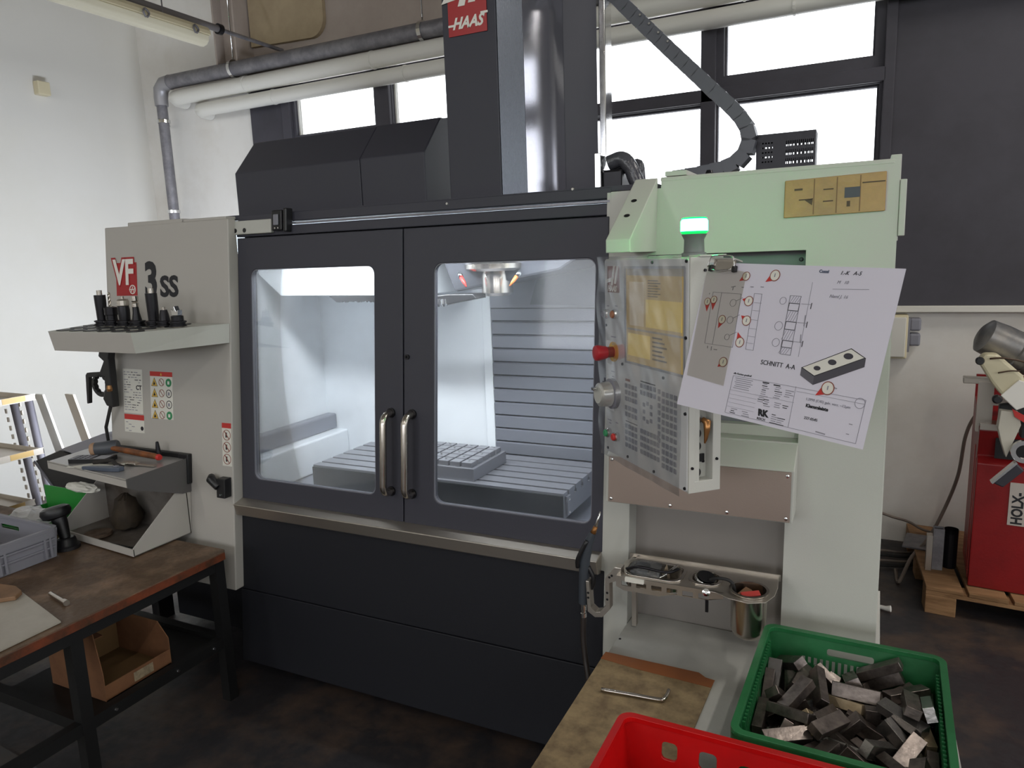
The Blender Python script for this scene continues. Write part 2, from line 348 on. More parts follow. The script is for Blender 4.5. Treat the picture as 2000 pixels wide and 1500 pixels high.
# tube lamp and conduit near the left wall
g = root('ceiling_tube_lamp', (-3.87, 3.0, 3.12), 'long cream tube lamp, switched off, hanging top left', 'lamp')
prof = [(0.0, 0.055), (0.045, 0.05), (0.062, 0.025), (0.064, 0.0)]
hs = bm_(); A_ = [(-x, z) for x, z in prof[::-1]] + prof[1:]
XZ2 = Fr((-3.87, 0, 3.115), (1, 0, 0), (0, 0, 1), (0, 1, 0))
plate(hs, XZ2, A_, [], 1.9, 3.60); ob('housing', hs, CREAM, g, bevel=0.006)
df = bm_(); plate(df, XZ2, [(-0.058, 0.0), (-0.05, -0.035), (-0.03, -0.055), (0, -0.062), (0.03, -0.055), (0.05, -0.035), (0.058, 0.0)], [], 1.92, 3.59); ob('diffuser', df, CREAMG, g, bevel=0.006)
for y in (2.35, 2.75, 3.12, 3.47):
    c = bm_(); tube(c, bez([(-3.80, y, 3.10), (-3.79, y-0.02, 3.12), (-3.80, y, 3.145), (-3.80, y+0.025, 3.125), (-3.80, y+0.01, 3.10)], 4), 0.006, 6); ob('clip', c, GALV, g)
for y in (2.2, 3.3): ob('hanger_rod', tube(bm_(), [(-3.87, y, 3.16), (-3.87, y, 4.2)], 0.004, 6), GALV, g)
g = root('conduit_pipe', (-3.92, 4.3, 3.21), 'thin grey conduit running beside the tube lamp to the back wall', 'pipe')
ob('conduit', tube(bm_(), [(-3.92, 1.5, 3.215), (-3.92, 4.365, 3.215)], 0.013, 10), GALV, g, smooth=True)
ob('conduit_sleeve', tube(bm_(), [(-3.92, 1.5, 3.215), (-3.92, 3.78, 3.215)], 0.022, 12), mat('grey_sleeve', '#6f6a6a', 0.5), g, smooth=True)
for y in (3.05, 3.78): ob('clamp', lathe(bm_(), [(0.024, -0.015), (0.034, -0.015), (0.034, 0.015), (0.024, 0.015)], (-3.92, y, 3.215), (0, 1, 0)), BLACKM, g)
ob('conduit_hanger', tube(bm_(), [(-3.92, 3.05, 3.23), (-3.92, 3.05, 4.2)], 0.004, 6), GALV, g)
# junction box on the back wall, right
g = root('junction_box', (0.17, 4.36, 1.05), 'cream junction box with two grey plugs on the back wall', 'box')
ob('housing', B(ID, 0.06, 0.225, 4.29, 4.40, 1.055, 1.285), CREAM, g, bevel=0.006)
ob('lid', B(ID, 0.07, 0.215, 4.275, 4.29, 1.065, 1.275), WALLW, g, bevel=0.004)
for z in (1.155, 1.235): ob('plug', B(ID, 0.232, 0.285, 4.30, 4.38, z-0.033, z+0.033), GREYBOX, g, bevel=0.01)
ob('side_strip', B(ID, 0.222, 0.235, 4.30, 4.36, 1.09, 1.27), GREYP, g)

# ================================================================ MILLING MACHINE
M0 = root('milling_machine', (-1.4, 2.6, 0), 'large charcoal and light grey milling machine with two windowed doors', 'machine')
def P_(name, bm, m, par=None, **k): return ob(name, bm, m, par or M0, **k)
# base and lower panels
P_('base_frame', B(ID, -2.15, -0.70, 2.12, 3.9, 0.08, 0.60), DARKL)
P_('base_plinth', B(ID, -2.85, -2.16, 2.15, 3.0, 0.05, 0.49), DARKL)
P_('lower_panel', B(TF, -2.195, -0.672, 0.393, 0.70, -0.03, 0.004), DARKL, bevel=0.003)
P_('kick_panel', B(TF, -2.185, -0.672, 0.095, 0.388, -0.03, 0.0), DARKL, bevel=0.003)
for x in (-2.0, -1.4, -0.9, -0.2): P_('levelling_foot', lathe(bm_(), [(0.05, 0), (0.05, 0.02), (0.02, 0.03), (0.02, 0.11)], (x, 2.2, 0)), BLACKM)
rl = bm_(); plate(rl, YZ, [(1.935, 0.70), (1.928, 0.745), (1.975, 0.758), (2.02, 0.76), (2.02, 0.69), (1.975, 0.69)], [], -2.205, -0.682)
P_('drip_rail', rl, STEEL, bevel=0.003)
# doors
def door(x0, x1, gx0, gx1, hx, lab, gm_=None):
    d = P_('sliding_door', plate(bm_(), TF, rect(x0, x1, 0.757, 1.762), [rrect(gx0, gx1, 0.838, 1.643, 0.03)], -0.025, 0.002), DARK, bevel=0.0025, label=lab)
    ob('window_gasket', plate(bm_(), TF, rrect(gx0-0.001, gx1+0.001, 0.837, 1.644, 0.03), [rrect(gx0+0.0025, gx1-0.0025, 0.8405, 1.6405, 0.028)], -0.010, -0.001), GREYP, d)
    ob('window_pane', plate(bm_(), TF, rrect(gx0+0.001, gx1-0.001, 0.839, 1.642, 0.03), [], -0.012, -0.006), gm_ or DOORGL, d)
    rr = 0.0125; pts = [TF(hx, 0.862, 0.0)]
    pts = [TF(hx, 0.862, 0.0), TF(hx, 0.862, 0.022)] + [TF(hx, 0.862+0.03*(1-math.cos(R(t))), 0.022+0.03*math.sin(R(t))) for t in (20, 45, 70, 90)]
    pts += [TF(hx, 1.137-0.03*(1-math.cos(R(t))), 0.022+0.03*math.sin(R(t))) for t in (90, 70, 45, 20)] + [TF(hx, 1.137, 0.022), TF(hx, 1.137, 0.0)]
    ob('handle', tube(bm_(), pts, rr, 16), STEELV, d, smooth=True, label='polished steel D handle')
    for z in (0.862, 1.137): ob('handle_foot', lathe(bm_(), [(0.017, 0), (0.017, 0.006)], TF(hx, z, 0.002), (0, -1, K)), BLACKM, d)
    return d
dl = door(-2.166, -1.4075, -2.101, -1.525, -1.455, 'left charcoal sliding door with a rounded window', DOORGL2)
dr = door(-1.4025, -0.680, -1.283, -0.717, -1.368, 'right charcoal sliding door with a rounded window')
ob('door_screw', lathe(bm_(), [(0.009, 0), (0.009, 0.005), (0.004, 0.005), (0.004, 0.001)], TF(-1.388, 1.331, 0.002), (0, -1, K)), BLACKM, dr)
sl_ = bm_(); box(sl_, TF, -2.17, -0.68, 1.735, 1.80, -0.07, -0.04); box(sl_, TF, -2.20, -2.14, 0.74, 1.735, -0.07, -0.04); box(sl_, TF, -0.70, -0.66, 0.74, 1.735, -0.07, -0.04); box(sl_, TF, -2.14, -0.70, 0.74, 0.78, -0.07, -0.04); box(sl_, TF, -1.43, -1.38, 0.78, 1.735, -0.045, -0.03)
P_('light_leak_strip', sl_, RUBBER)  # strips added behind the door gaps to stop interior light leaking out
P_('recess_plate', plate(bm_(), TF, rrect(-1.40, -1.30, 0.86, 1.13, 0.04), [], 0.0021, 0.0024), DARK)
# header above the doors
P_('header_panel', B(TF, -2.175, -0.68, 1.766, 1.80, -0.05, -0.004), DARK, bevel=0.003)
P_('gutter', B(TF, -1.90, -0.68, 1.803, 1.809, -0.03, -0.002), COVER)
P_('header_panel', B(TF, -2.175, -0.68, 1.814, 1.848, -0.06, -0.012), DARK, bevel=0.003)
P_('roof_panel', B(ID, -2.37, -0.55, 2.10, 3.1, 1.835, 1.85), DARK)
tb = B(TF, -1.975, -1.925, 1.782, 1.855, -0.012, 0.02); box(tb, TF, -1.915, -1.900, 1.775, 1.86, -0.012, 0.025)
P_('door_bracket', tb, BLACK, bevel=0.004)
P_('door_bracket', B(TF, -1.962, -1.938, 1.80, 1.84, 0.02, 0.026), GREYP, bevel=0.003)
for x, z in ((-1.955, 1.79), (-1.94, 1.79), (-1.905, 1.84)): P_('bracket_screw', lathe(bm_(), [(0.004, 0), (0.003, 0.003)], TF(x, z, 0.021), (0, -1, K), 8), CHROME)
for x, z in ((-1.24, 1.84), (-0.80, 1.855)): P_('roof_screw', lathe(bm_(), [(0.006, 0), (0.004, 0.004)], TF(x, z-0.006, -0.012), (0, -1, K), 8), CHROME)
# hood on the left (sloping cover)
hd = bm_(); plate(hd, YZ, [(2.30, 1.849), (2.30, 2.038), (2.425, 2.176), (3.1, 2.176), (3.1, 1.849)], [], -2.378, -1.735)
P_('tool_changer_hood', hd, DARK, bevel=0.004)
hd = bm_(); plate(hd, YZ, [(2.298, 1.849), (2.298, 2.040), (2.424, 2.178), (3.1, 2.178), (3.1, 1.849)], [], -1.732, -1.445)
P_('tool_changer_hood', hd, DARK, bevel=0.004)
P_('hood_seam', B(ID, -1.737, -1.730, 2.45, 3.0, 2.176, 2.179), BLACK)
# spindle column cover
XY = Fr((0, 0, 0), (1, 0, 0), (0, 1, 0), (0, 0, 1))
P_('column_front_cover', plate(bm_(), XY, [(-1.345, 2.30), (-1.138, 2.30), (-1.138, 2.34), (-1.345, 2.9)], [], 1.85, 3.15), DARK, bevel=0.004)
P_('column_corner_strip', plate(bm_(), XY, [(-1.136, 2.301), (-1.062, 2.345), (-1.075, 2.36), (-1.136, 2.33)], [], 1.85, 3.15), CHAMF, bevel=0.002)
sidep = [(-1.061, 2.346), (-1.061, 2.50), (-1.0605, 2.56), (-1.058, 2.60), (-1.052, 2.63), (-1.042, 2.66), (-1.08, 2.70), (-1.08, 2.35)]
P_('column_side_cover', plate(bm_(), XY, sidep, [], 1.85, 3.15), COVER, smooth=True)
RX = Fr((-1.042, 2.66, 0), (0.70, 0.714, 0), (0, 0, 1), (-0.714, 0.70, 0)); rc = bm_(); plate(rc, RX, [(0.0, 1.85), (0.140, 1.85), (0.140, 2.60), (0.03, 2.63), (0.0, 2.70)], [], 0.0, 0.05)
P_('column_rear_cover', rc, DARK, bevel=0.003, label='charcoal rear cover with a sloped top')
P_('column_rear_block', B(ID, -1.10, -1.05, 2.74, 3.0, 1.85, 3.15), DARKL)
P_('column_wiper', B(ID, -0.940, -0.915, 2.77, 2.85, 1.85, 2.6), CHROME, bevel=0.003)
# logo plate on the column (flat print on a red plate)
LG = Fr((-1.33, 2.298, 2.405), (1, 0, 0), (0, 0, 1), (0, -1, 0))
lp = P_('logo_plate', B(LG, 0.012, 0.160, 0, 0.185, 0, 0.002), DECRED, label='red logo plate')
ob('emblem', plate(bm_(), LG, [(-0.012, 0.108), (0.083, 0.119), (0.095, 0.148), (0.074, 0.158), (0.068, 0.138), (0.008, 0.136)], [], 0.002, 0.0035), PWHITE, lp)
ob('emblem', plate(bm_(), LG, [(0.052, 0.092), (0.078, 0.092), (0.108, 0.185), (0.088, 0.185)], [], 0.002, 0.0035), PWHITE, lp)
ob('emblem', plate(bm_(), LG, [(0.092, 0.098), (0.118, 0.098), (0.145, 0.185), (0.125, 0.185), (0.112, 0.142), (0.105, 0.142)], [], 0.002, 0.0035), PWHITE, lp)
ob('emblem', B(LG, 0.098, 0.124, 0.130, 0.142, 0.002, 0.0035), PWHITE, lp)
text('HAAS', 0.050, LG, 0.028, 0.022, 0.003, PWHITE, lp, bold=0.0018, shear=0.35, sx=0.92)
ob('lettering_stroke', B(LG, 0.012, 0.040, 0.030, 0.037, 0.002, 0.0035), PWHITE, lp); ob('lettering_stroke', B(LG, 0.138, 0.165, 0.056, 0.063, 0.002, 0.0035), PWHITE, lp)
# motor and hoses on the roof between the column and the right cabinet
mt = B(ID, -0.80, -0.735, 2.38, 2.5, 1.862, 1.93); P_('roof_motor', mt, BLACKM, bevel=0.008)
P_('roof_motor_flange', B(ID, -0.822, -0.80, 2.36, 2.52, 1.86, 1.985), CHROME, bevel=0.003)
P_('shrink_wrapped_hose', tube(bm_(), bez([(-0.79, 2.42, 1.955), (-0.745, 2.42, 1.965), (-0.715, 2.42, 1.935), (-0.70, 2.42, 1.90), (-0.68, 2.42, 1.86)], 6), 0.026, 12), mat('wrapped_hose', '#4a4a50', 0.15, bump=0.8, scale=60), smooth=True)
P_('shrink_wrapped_hose', tube(bm_(), bez([(-0.80, 2.45, 1.92), (-0.74, 2.45, 1.935), (-0.695, 2.45, 1.95), (-0.685, 2.45, 1.88)], 6), 0.014, 10), MC['wrapped_hose'], smooth=True)
# left cabinet
CF = Fr((0, 1.955-K, 0), (1, 0, 0), (0, K, 1), (0, -1, 0))
lc = bm_(); plate(lc, YZ, [(1.955+K*(0.40-1), 0.40), (1.955+K*(1.835-1), 1.835), (2.075, 1.835), (2.06, 0.40)], [], -2.878, -2.168); box(lc, ID, -2.878, -2.57, 2.076, 3.0, 0.5, 1.835)
P_('left_cabinet', lc, WHITE2, bevel=0.004, label='light grey cabinet left of the doors')
P_('left_cabinet_cap', B(CF, -2.76, -2.44, 1.83, 1.851, -0.30, -0.02), WHITE2, bevel=0.003)
P_('left_cabinet_cap', B(CF, -2.42, -2.19, 1.835, 1.846, -0.30, -0.01), WHITE2, bevel=0.003)
br = P_('header_arm', B(TF, -2.185, -1.985, 1.775, 1.826, -0.01, 0.012), WHITE, bevel=0.004)
for x in (-2.165, -2.118): ob('bolt_hole', cyl(TF, x, 1.79, 0.0085, 0.0121, 0.0128), BLACK, br)
P_('cabinet_edge_strip', B(TF, -2.196, -2.172, 0.41, 1.76, 0.0, 0.035), WHITE, bevel=0.003)
# decals on the left cabinet
de = P_('model_badge', B(CF, -2.812, -2.685, 1.553, 1.688, 0.0005, 0.0015), DECRED)
VFF = Fr(CF(-2.822, 1.60, 0.0015), CF.u, CF.v, CF.n)
text('VF', 0.150, VFF, -0.008, -0.001, 0.0008, DECRED, de, bold=0.009, sx=0.80)
text('VF', 0.143, VFF, -0.003, 0.001, 0.0018, PWHITE, de, bold=0.004, sx=0.80)
ob('emblem_ring', plate(bm_(), CF, circ(-2.712, 1.578, 0.019), [circ(-2.712, 1.578, 0.015)], 0.0016, 0.0024), PWHITE, de)
for a, b, c, d in ((-0.010, -0.010, 0.0, 0.012), (0.002, -0.012, 0.012, 0.010)):
    ob('emblem', plate(bm_(), CF, [(-2.712+a, 1.578+b), (-2.712+a+0.004, 1.578+b), (-2.712+c+0.004, 1.578+d), (-2.712+c, 1.578+d)], [], 0.0016, 0.0024), PWHITE, de)
ob('emblem', B(CF, -2.733, -2.704, 1.576, 1.580, 0.0016, 0.0024), PWHITE, de)
text('3', 0.19, CF, -2.640, 1.552, 0.0012, INK, M0, bold=0.007, sx=0.84)
text('SS', 0.112, CF, -2.548, 1.550, 0.0012, INK, M0, bold=0.004, sx=1.02)
def decal(F, a0, a1, b0, b1, name='warning_decal'):
    return P_(name, B(F, a0, a1, b0, b1, 0.0004, 0.0010), PAPERT)
d1 = decal(CF, -2.792, -2.672, 1.065, 1.250)
d2 = decal(CF, -2.790, -2.668, 0.985, 1.060); ob('red_band', B(CF, -2.790, -2.668, 1.038, 1.060, 0.001, 0.0014), PRED, d2)
rd = random.Random(3)
for k in range(16):
    y = 1.238-0.0105*k
    if 5 <= k <= 7:
        x1 = -2.735
    else: x1 = -2.68
    x = -2.786
    while x < x1-0.008:
        w_ = rd.uniform(0.006, 0.026); 
        if rd.random() < 0.72: ob('print_line', B(CF, x, min(x+w_, x1), y-0.0028, y, 0.001, 0.0013), INKG if rd.random() < 0.7 else INK, d1)
        x += w_+rd.uniform(0.003, 0.01)
text('CT', 0.026, CF, -2.712, 1.165, 0.0012, INK, d1, bold=0.0008)
for k in range(5): ob('print_line', B(CF, -2.782+0.018*(k % 3), -2.768+0.02*(k % 3), 1.025-0.009*k, 1.028-0.009*k, 0.001, 0.0013), INKG, d2)
ob('print_dot', cyl(CF, -2.682, 1.004, 0.009, 0.001, 0.0013), INK, d2)
d3 = decal(CF, -2.624, -2.492, 1.052, 1.245)
ob('red_band', B(CF, -2.624, -2.492, 1.226, 1.245, 0.001, 0.0014), PRED, d3)
ob('alert_triangle', plate(bm_(), CF, [(-2.564, 1.230), (-2.552, 1.230), (-2.558, 1.241)], [], 0.0014, 0.0018), PYEL, d3)
for i in range(4):
    y = 1.202-0.0445*i
    tri = [(-2.618, y-0.017), (-2.580, y-0.017), (-2.599, y+0.019)]
    ob('warning_triangle', plate(bm_(), CF, tri, [], 0.001, 0.0014), INK, d3)
    ob('warning_triangle', plate(bm_(), CF, [(-2.6155, y-0.0155), (-2.5825, y-0.0155), (-2.599, y+0.0155)], [], 0.0014, 0.0017), PYEL, d3)
    ob('pictogram', plate(bm_(), CF, [(-2.606, y-0.012), (-2.592, y-0.010), (-2.600, y+0.004)], [], 0.0017, 0.002), INK, d3)
    ob('prohibition_ring', plate(bm_(), CF, circ(-2.557, y, 0.016), [circ(-2.557, y, 0.0135)], 0.001, 0.0015), PBRN, d3)
    ob('pictogram', plate(bm_(), CF, [(-2.568, y+0.010), (-2.566, y+0.012), (-2.546, y-0.010), (-2.548, y-0.012)], [], 0.0012, 0.0016), PBRN, d3)
    if i in (0, 3): ob('mandatory_disc', cyl(CF, -2.515, y, 0.017, 0.001, 0.0015), PGREEN, d3)
    else: ob('mandatory_disc', plate(bm_(), CF, circ(-2.515, y, 0.017), [circ(-2.515, y, 0.014)], 0.001, 0.0015), INK, d3)
    ob('pictogram', B(CF, -2.521, -2.510, y-0.007, y+0.006, 0.0015, 0.0018), PWHITE if i in (0, 3) else INKG, d3)
d4 = decal(CF, -2.222, -2.173, 0.892, 1.060)
ob('red_band', B(CF, -2.222, -2.173, 1.040, 1.060, 0.001, 0.0014), PRED, d4)
for i in range(3):
    y = 1.013-0.047*i
    ob('prohibition_ring', plate(bm_(), CF, circ(-2.1975, y, 0.021), [circ(-2.1975, y, 0.0185)], 0.001, 0.0015), PBRN, d4)
    ob('pictogram', plate(bm_(), CF, [(-2.211, y+0.014), (-2.208, y+0.016), (-2.184, y-0.014), (-2.187, y-0.016)], [], 0.0012, 0.0016), PBRN, d4)
    ob('pictogram', B(CF, -2.204, -2.196, y-0.010, y+0.010, 0.0011, 0.0013), INK, d4)
hk = bm_(); tube(hk, [CF(-2.262, 0.850, 0.02), CF(-2.252, 0.846, 0.035), CF(-2.215, 0.815, 0.03)], [0.014, 0.018, 0.016], 12); box(hk, CF, -2.222, -2.178, 0.775, 0.85, 0.0, 0.035)
P_('hose_holder', hk, BLACK, bevel=0.003, label='black plastic holder')
P_('holder_screw', lathe(bm_(), [(0.005, 0), (0.004, 0.003)], CF(-2.20, 0.788, 0.035), (0, -1, K), 8), CHROME)

# right cabinet
face = plate(bm_(), TF, [(-0.688, 0.10), (0.072, 0.10), (0.068, 1.858), (-0.528, 1.858), (-0.528, 1.832), (-0.676, 1.832)],
             [rect(-0.56, -0.138, 1.135, 1.645), rect(-0.598, -0.163, 0.50, 0.94)], -0.003, 0.0)
rcab = P_('right_cabinet_face', face, WHITE, bevel=0.001)
sd = bm_(); plate(sd, YZ, [(1.91, 0.10), (2.0+K*0.858, 1.858), (2.0+K*0.858+0.02, 1.862), (3.0, 1.90), (3.0, 0.10)], [], 0.052, 0.0715)
P_('right_cabinet_side', sd, WHITE)
P_('right_cabinet_roof', plate(bm_(), YZ, [(2.085, 1.850), (2.09, 1.862), (2.8, 1.905), (2.8, 1.85)], [], -0.53, 0.06), WHITE, bevel=0.003)
P_('right_cabinet_edge', B(TF, 0.050, 0.074, 1.66, 1.872, -0.25, -0.004), WHITE, bevel=0.002)
P_('right_cabinet_edge', B(TF, 0.073, 0.088, 1.672, 1.81, -0.04, 0.004), WHITE, bevel=0.002)
P_('left_cabinet_post', B(TF, -0.688, -0.67, 0.10, 1.83, -0.25, -0.003), WHITE)
# storage niche behind the control panel
P_('niche_back', B(TF, -0.57, -0.12, 1.11, 1.66, -0.10, -0.09), GREYP)
nb = bm_()
box(nb, TF, -0.57, -0.56, 1.12, 1.66, -0.09, -0.003); box(nb, TF, -0.138, -0.128, 1.12, 1.66, -0.09, -0.003); box(nb, TF, -0.57, -0.128, 1.645, 1.655, -0.09, -0.003)
box(nb, TF, -0.57, -0.128, 1.125, 1.135, -0.09, -0.003); box(nb, TF, -0.57, -0.14, 1.135, 1.165, -0.085, -0.05)
P_('niche_frame', nb, WHITE, bevel=0.002)
for x, z in ((-0.155, 1.182), (-0.155, 1.165), (-0.155, 1.62)): P_('niche_bolt', lathe(bm_(), [(0.006, 0), (0.004, 0.005)], TF(x, z, -0.089), (0, -1, K), 10), BLACKM)
# lower recess with shelf wall
nb = bm_()
box(nb, TF, -0.606, -0.598, 0.50, 0.95, -0.08, -0.003); box(nb, TF, -0.163, -0.155, 0.50, 0.95, -0.08, -0.003); box(nb, TF, -0.606, -0.155, 0.94, 0.95, -0.08, -0.003)
P_('recess_frame', nb, WHITE, bevel=0.002)
P_('recess_back', B(TF, -0.606, -0.155, 0.48, 0.95, -0.09, -0.08), RECESS)
# control box under the panel
cb = bm_(); plate(cb, YZ, [(1.895, 0.950), (1.909, 1.087), (2.013, 1.132), (2.013, 0.950)], [], -0.640, -0.136)
cbx = P_('connector_box', cb, WHITE, bevel=0.003)
BF = Fr((0, 1.9-K, 0), (1, 0, 0), (0, K, 1), (0, -1, 0))
cp = P_('connector_box_plate', B(BF, -0.632, -0.143, 0.953, 1.084, 0.0, 0.004), TAUPE, bevel=0.001, label='taupe steel cover plate')
for x, z in ((-0.622, 1.076), (-0.622, 0.963), (-0.452, 0.962), (-0.30, 0.962), (-0.152, 1.074), (-0.152, 0.963)):
    ob('screw', lathe(bm_(), [(0.0055, 0), (0.0045, 0.004), (0.002, 0.0045)], BF(x, z, 0.004), (0, -1, K), 10), CHROME, cp)
# pendant support arm: a wedge with two holes
wd = bm_(); plate(wd, YZ, [(2.088, 1.862), (1.81, 1.688), (1.81, 1.655), (2.07, 1.655)], [], -0.603, -0.537)
wdg = P_('support_arm', wd, WHITE, bevel=0.003)
SL = Fr((-0.57, 1.81, 1.688), (1, 0, 0), (0, 0.848, 0.531), (0, -0.531, 0.848))
for t, a in ((0.12, -0.006), (0.20, -0.006)): ob('bolt_hole', cyl(SL, a, t, 0.008, 0.0001, 0.001), BLACK, wdg)
P_('roof_bracket', B(ID, -0.52, -0.46, 2.10, 2.30, 1.865, 1.878), WHITE)
P_('roof_bolt', lathe(bm_(), [(0.012, 0), (0.008, 0.008)], (-0.40, 2.12, 1.866)), BLACKM)

# ---- inside of the enclosure
P_('liner_left', B(ID, -2.55, -2.53, 2.08, 2.95, 0.55, 1.84), INTW)
P_('liner_right', B(ID, -0.66, -0.64, 2.10, 2.95, 0.55, 1.83), INTW)
P_('liner_back', B(ID, -2.55, -1.512, 2.93, 2.95, 0.5, 1.84), INTW)
P_('liner_back_post', B(ID, -1.56, -1.515, 2.90, 2.93, 0.5, 1.5), INTW, bevel=0.004)
P_('liner_roof', B(ID, -2.55, -0.64, 2.10, 2.95, 1.82, 1.832), INTW)
P_('liner_floor', B(ID, -2.55, -0.64, 2.0, 2.95, 0.62, 0.635), INTG)
P_('chip_ledge', B(ID, -2.53, -2.40, 2.08, 2.93, 0.636, 0.80), INTW, bevel=0.008)
P_('chip_ledge', B(ID, -2.53, -2.47, 2.08, 2.93, 0.80, 0.88), INTG, bevel=0.008)
sl = None
for k in range(14):
    z = 1.432 - 0.062*k
    bm = bm_(); plate(bm, YZ, [(2.905, z), (2.895, z-0.004), (2.898, z-0.054), (2.915, z-0.062), (2.925, z-0.062), (2.925, z)], [], -1.511, -0.665)
    P_('way_cover_slat', bm, INTG)
P_('way_cover_top', B(ID, -1.511, -0.665, 2.89, 2.925, 1.434, 1.82), INTG)
fn = bm_(); plate(fn, XZ, [(-1.30, 1.45), (-1.25, 1.60), (-1.10, 1.64), (-0.98, 1.62), (-0.86, 1.50), (-0.80, 1.44)], [], 2.86, 2.89)
P_('way_cover_flange', fn, mat('dark_liner', '#6f7279', 0.4, metal=0.4))
# table with T slots: one profile extruded along x
pr = [(2.38, 0.68), (2.38, 0.78)]
for y in (2.43, 2.505, 2.58, 2.655, 2.73): pr += [(y-0.007, 0.78), (y-0.007, 0.762), (y-0.013, 0.762), (y-0.013, 0.748), (y+0.013, 0.748), (y+0.013, 0.762), (y+0.007, 0.762), (y+0.007, 0.78)]
pr += [(2.80, 0.78), (2.80, 0.68)]
P_('work_table', plate(bm_(), YZ, pr, [], -2.16, -0.968), IRON, label='slotted grey work table')
P_('table_front_shade', B(ID, -2.16, -0.97, 2.372, 2.381, 0.685, 0.772), IROND)  # dark slab added over the cast-iron front, shade put into its colour
P_('table_end_plate', B(ID, -0.968, -0.958, 2.40, 2.43, 0.69, 0.765), IRON, bevel=0.002)
for y, z in ((2.415, 0.75), (2.415, 0.70)): P_('end_plate_screw', lathe(bm_(), [(0.005, 0), (0.004, 0.003)], (-0.958, y, z), (1, 0, 0), 8), CHROME)
FX = root('fixture_plate', (-1.57, 2.54, 0.78), 'steel grid fixture plate clamped on the slotted work table', 'fixture')
ob('base_plate', B(ID, -1.80, -1.357, 2.40, 2.69, 0.7805, 0.832), IRON, FX, bevel=0.002)
for r_ in range(5):
    for c_ in range(8):
        x = -1.797+0.054*c_; y = 2.412+0.054*r_
        q = ob('grid_block', B(ID, x, x+0.046, y, y+0.046, 0.832, 0.852), IRON, FX, bevel=0.002)
        if (r_+c_) % 2: ob('grid_screw', lathe(bm_(), [(0.006, 0), (0.006, 0.003), (0.003, 0.004)], (x+0.023, y+0.023, 0.852), n=8), CHROME, q)
P_('saddle', B(ID, -1.95, -1.1, 2.42, 2.76, 0.60, 0.68), IRON)
# spindle head, spindle nose, nozzles
P_('spindle_head', plate(bm_(), XZ, [(-1.475, 1.525), (-1.02, 1.60), (-0.95, 1.64), (-0.93, 1.80), (-1.56, 1.80), (-1.53, 1.66)], [], 2.52, 2.88), mat('head_casting', '#4e5057', 0.35, metal=0.5), bevel=0.01)
P_('spindle_flange', lathe(bm_(), [(0.115, 0), (0.125, 0.01), (0.125, 0.028), (0.11, 0.04)], (-1.297, 2.55, 1.605), n=32), STEELV, smooth=True)
P_('spindle_nose', lathe(bm_(), [(0.0, 0), (0.050, 0.0), (0.062, 0.012), (0.062, 0.075), (0.058, 0.095), (0.07, 0.10)], (-1.297, 2.55, 1.508), n=32), STEELV, smooth=True)
for x, dx, c in ((-1.42, 0.03, PRED), (-1.155, -0.03, mat('orange_nozzle', '#c06a30', 0.4))):
    P_('coolant_nozzle_base', tube(bm_(), [(x, 2.47, 1.60), (x+dx*0.4, 2.46, 1.585)], 0.010, 10), CHROME)
    P_('coolant_nozzle', tube(bm_(), [(x+dx*0.4, 2.46, 1.585), (x+dx*0.9, 2.455, 1.565), (x+dx*1.3, 2.45, 1.548)], [0.008, 0.007, 0.003], 8), c)
# tool changer
P_('changer_door', plate(bm_(), XZ, [(-2.52, 1.82), (-2.52, 1.635), (-2.375, 1.519), (-1.62, 1.514), (-1.62, 1.82)], [], 2.50, 2.93), INTW, bevel=0.004)
bs = bm_(); rd = random.Random(5)
pts = [(-2.10, 1.515)]; x = -2.06
while x < -1.66: pts.append((x, 1.493-rd.uniform(0, 0.006))); x += 0.006
pts += [(-1.64, 1.515)]
plate(bs, XZ, pts, [], 2.50, 2.506); P_('brush_seal', bs, BLACK)
am = bm_(); plate(am, XZ, [(-1.60, 1.502), (-1.56, 1.512), (-1.47, 1.520), (-1.36, 1.520), (-1.34, 1.502), (-1.46, 1.482), (-1.52, 1.470), (-1.60, 1.478)], [], 2.46, 2.54)
P_('changer_arm', am, BLACK, bevel=0.004)
for x in (-1.585, -1.55, -1.515, -1.49): P_('changer_finger', lathe(bm_(), [(0.010, 0), (0.014, 0.01), (0.010, 0.03)], (x, 2.46, 1.462+0.01*(x > -1.53))), CHROME if x > -1.56 else BLACKM)

# ================================================================ CONTROL PANEL (hung on the support arm)
s2 = math.sqrt(0.5)
PU = Vector((0.700, -0.714, 0)).normalized(); PN = Vector((-PU.y*-1*-1, 0, 0))
PN = Vector((PU.y, -PU.x, 0))      # out of the face, towards the operator
PF = Fr((-0.604, 1.808, 1.640), PU, (0, 0, -1), PN); PF.flip = True
CP = root('control_panel', (-0.46, 1.68, 1.13), 'light grey control panel with screen and keypad under clear plastic film', 'control panel')
def Q_(name, bm, m, par=None, **k): return ob(name, bm, m, par or CP, **k)
D = 0.080
hb = bm_()
box(hb, PF, 0, 0.40, 0, 0.512, -0.028, 0)                          # front slab
box(hb, PF, 0, 0.400, 0, 0.006, -D, -0.028); box(hb, PF, 0, 0.400, 0.500, 0.512, -D, -0.028)
box(hb, PF, 0, 0.006, 0.006, 0.500, -D, -0.028); box(hb, PF, 0.006, 0.30, 0.006, 0.500, -D, -D+0.01)
Q_('housing', hb, WHITE, bevel=0.003)
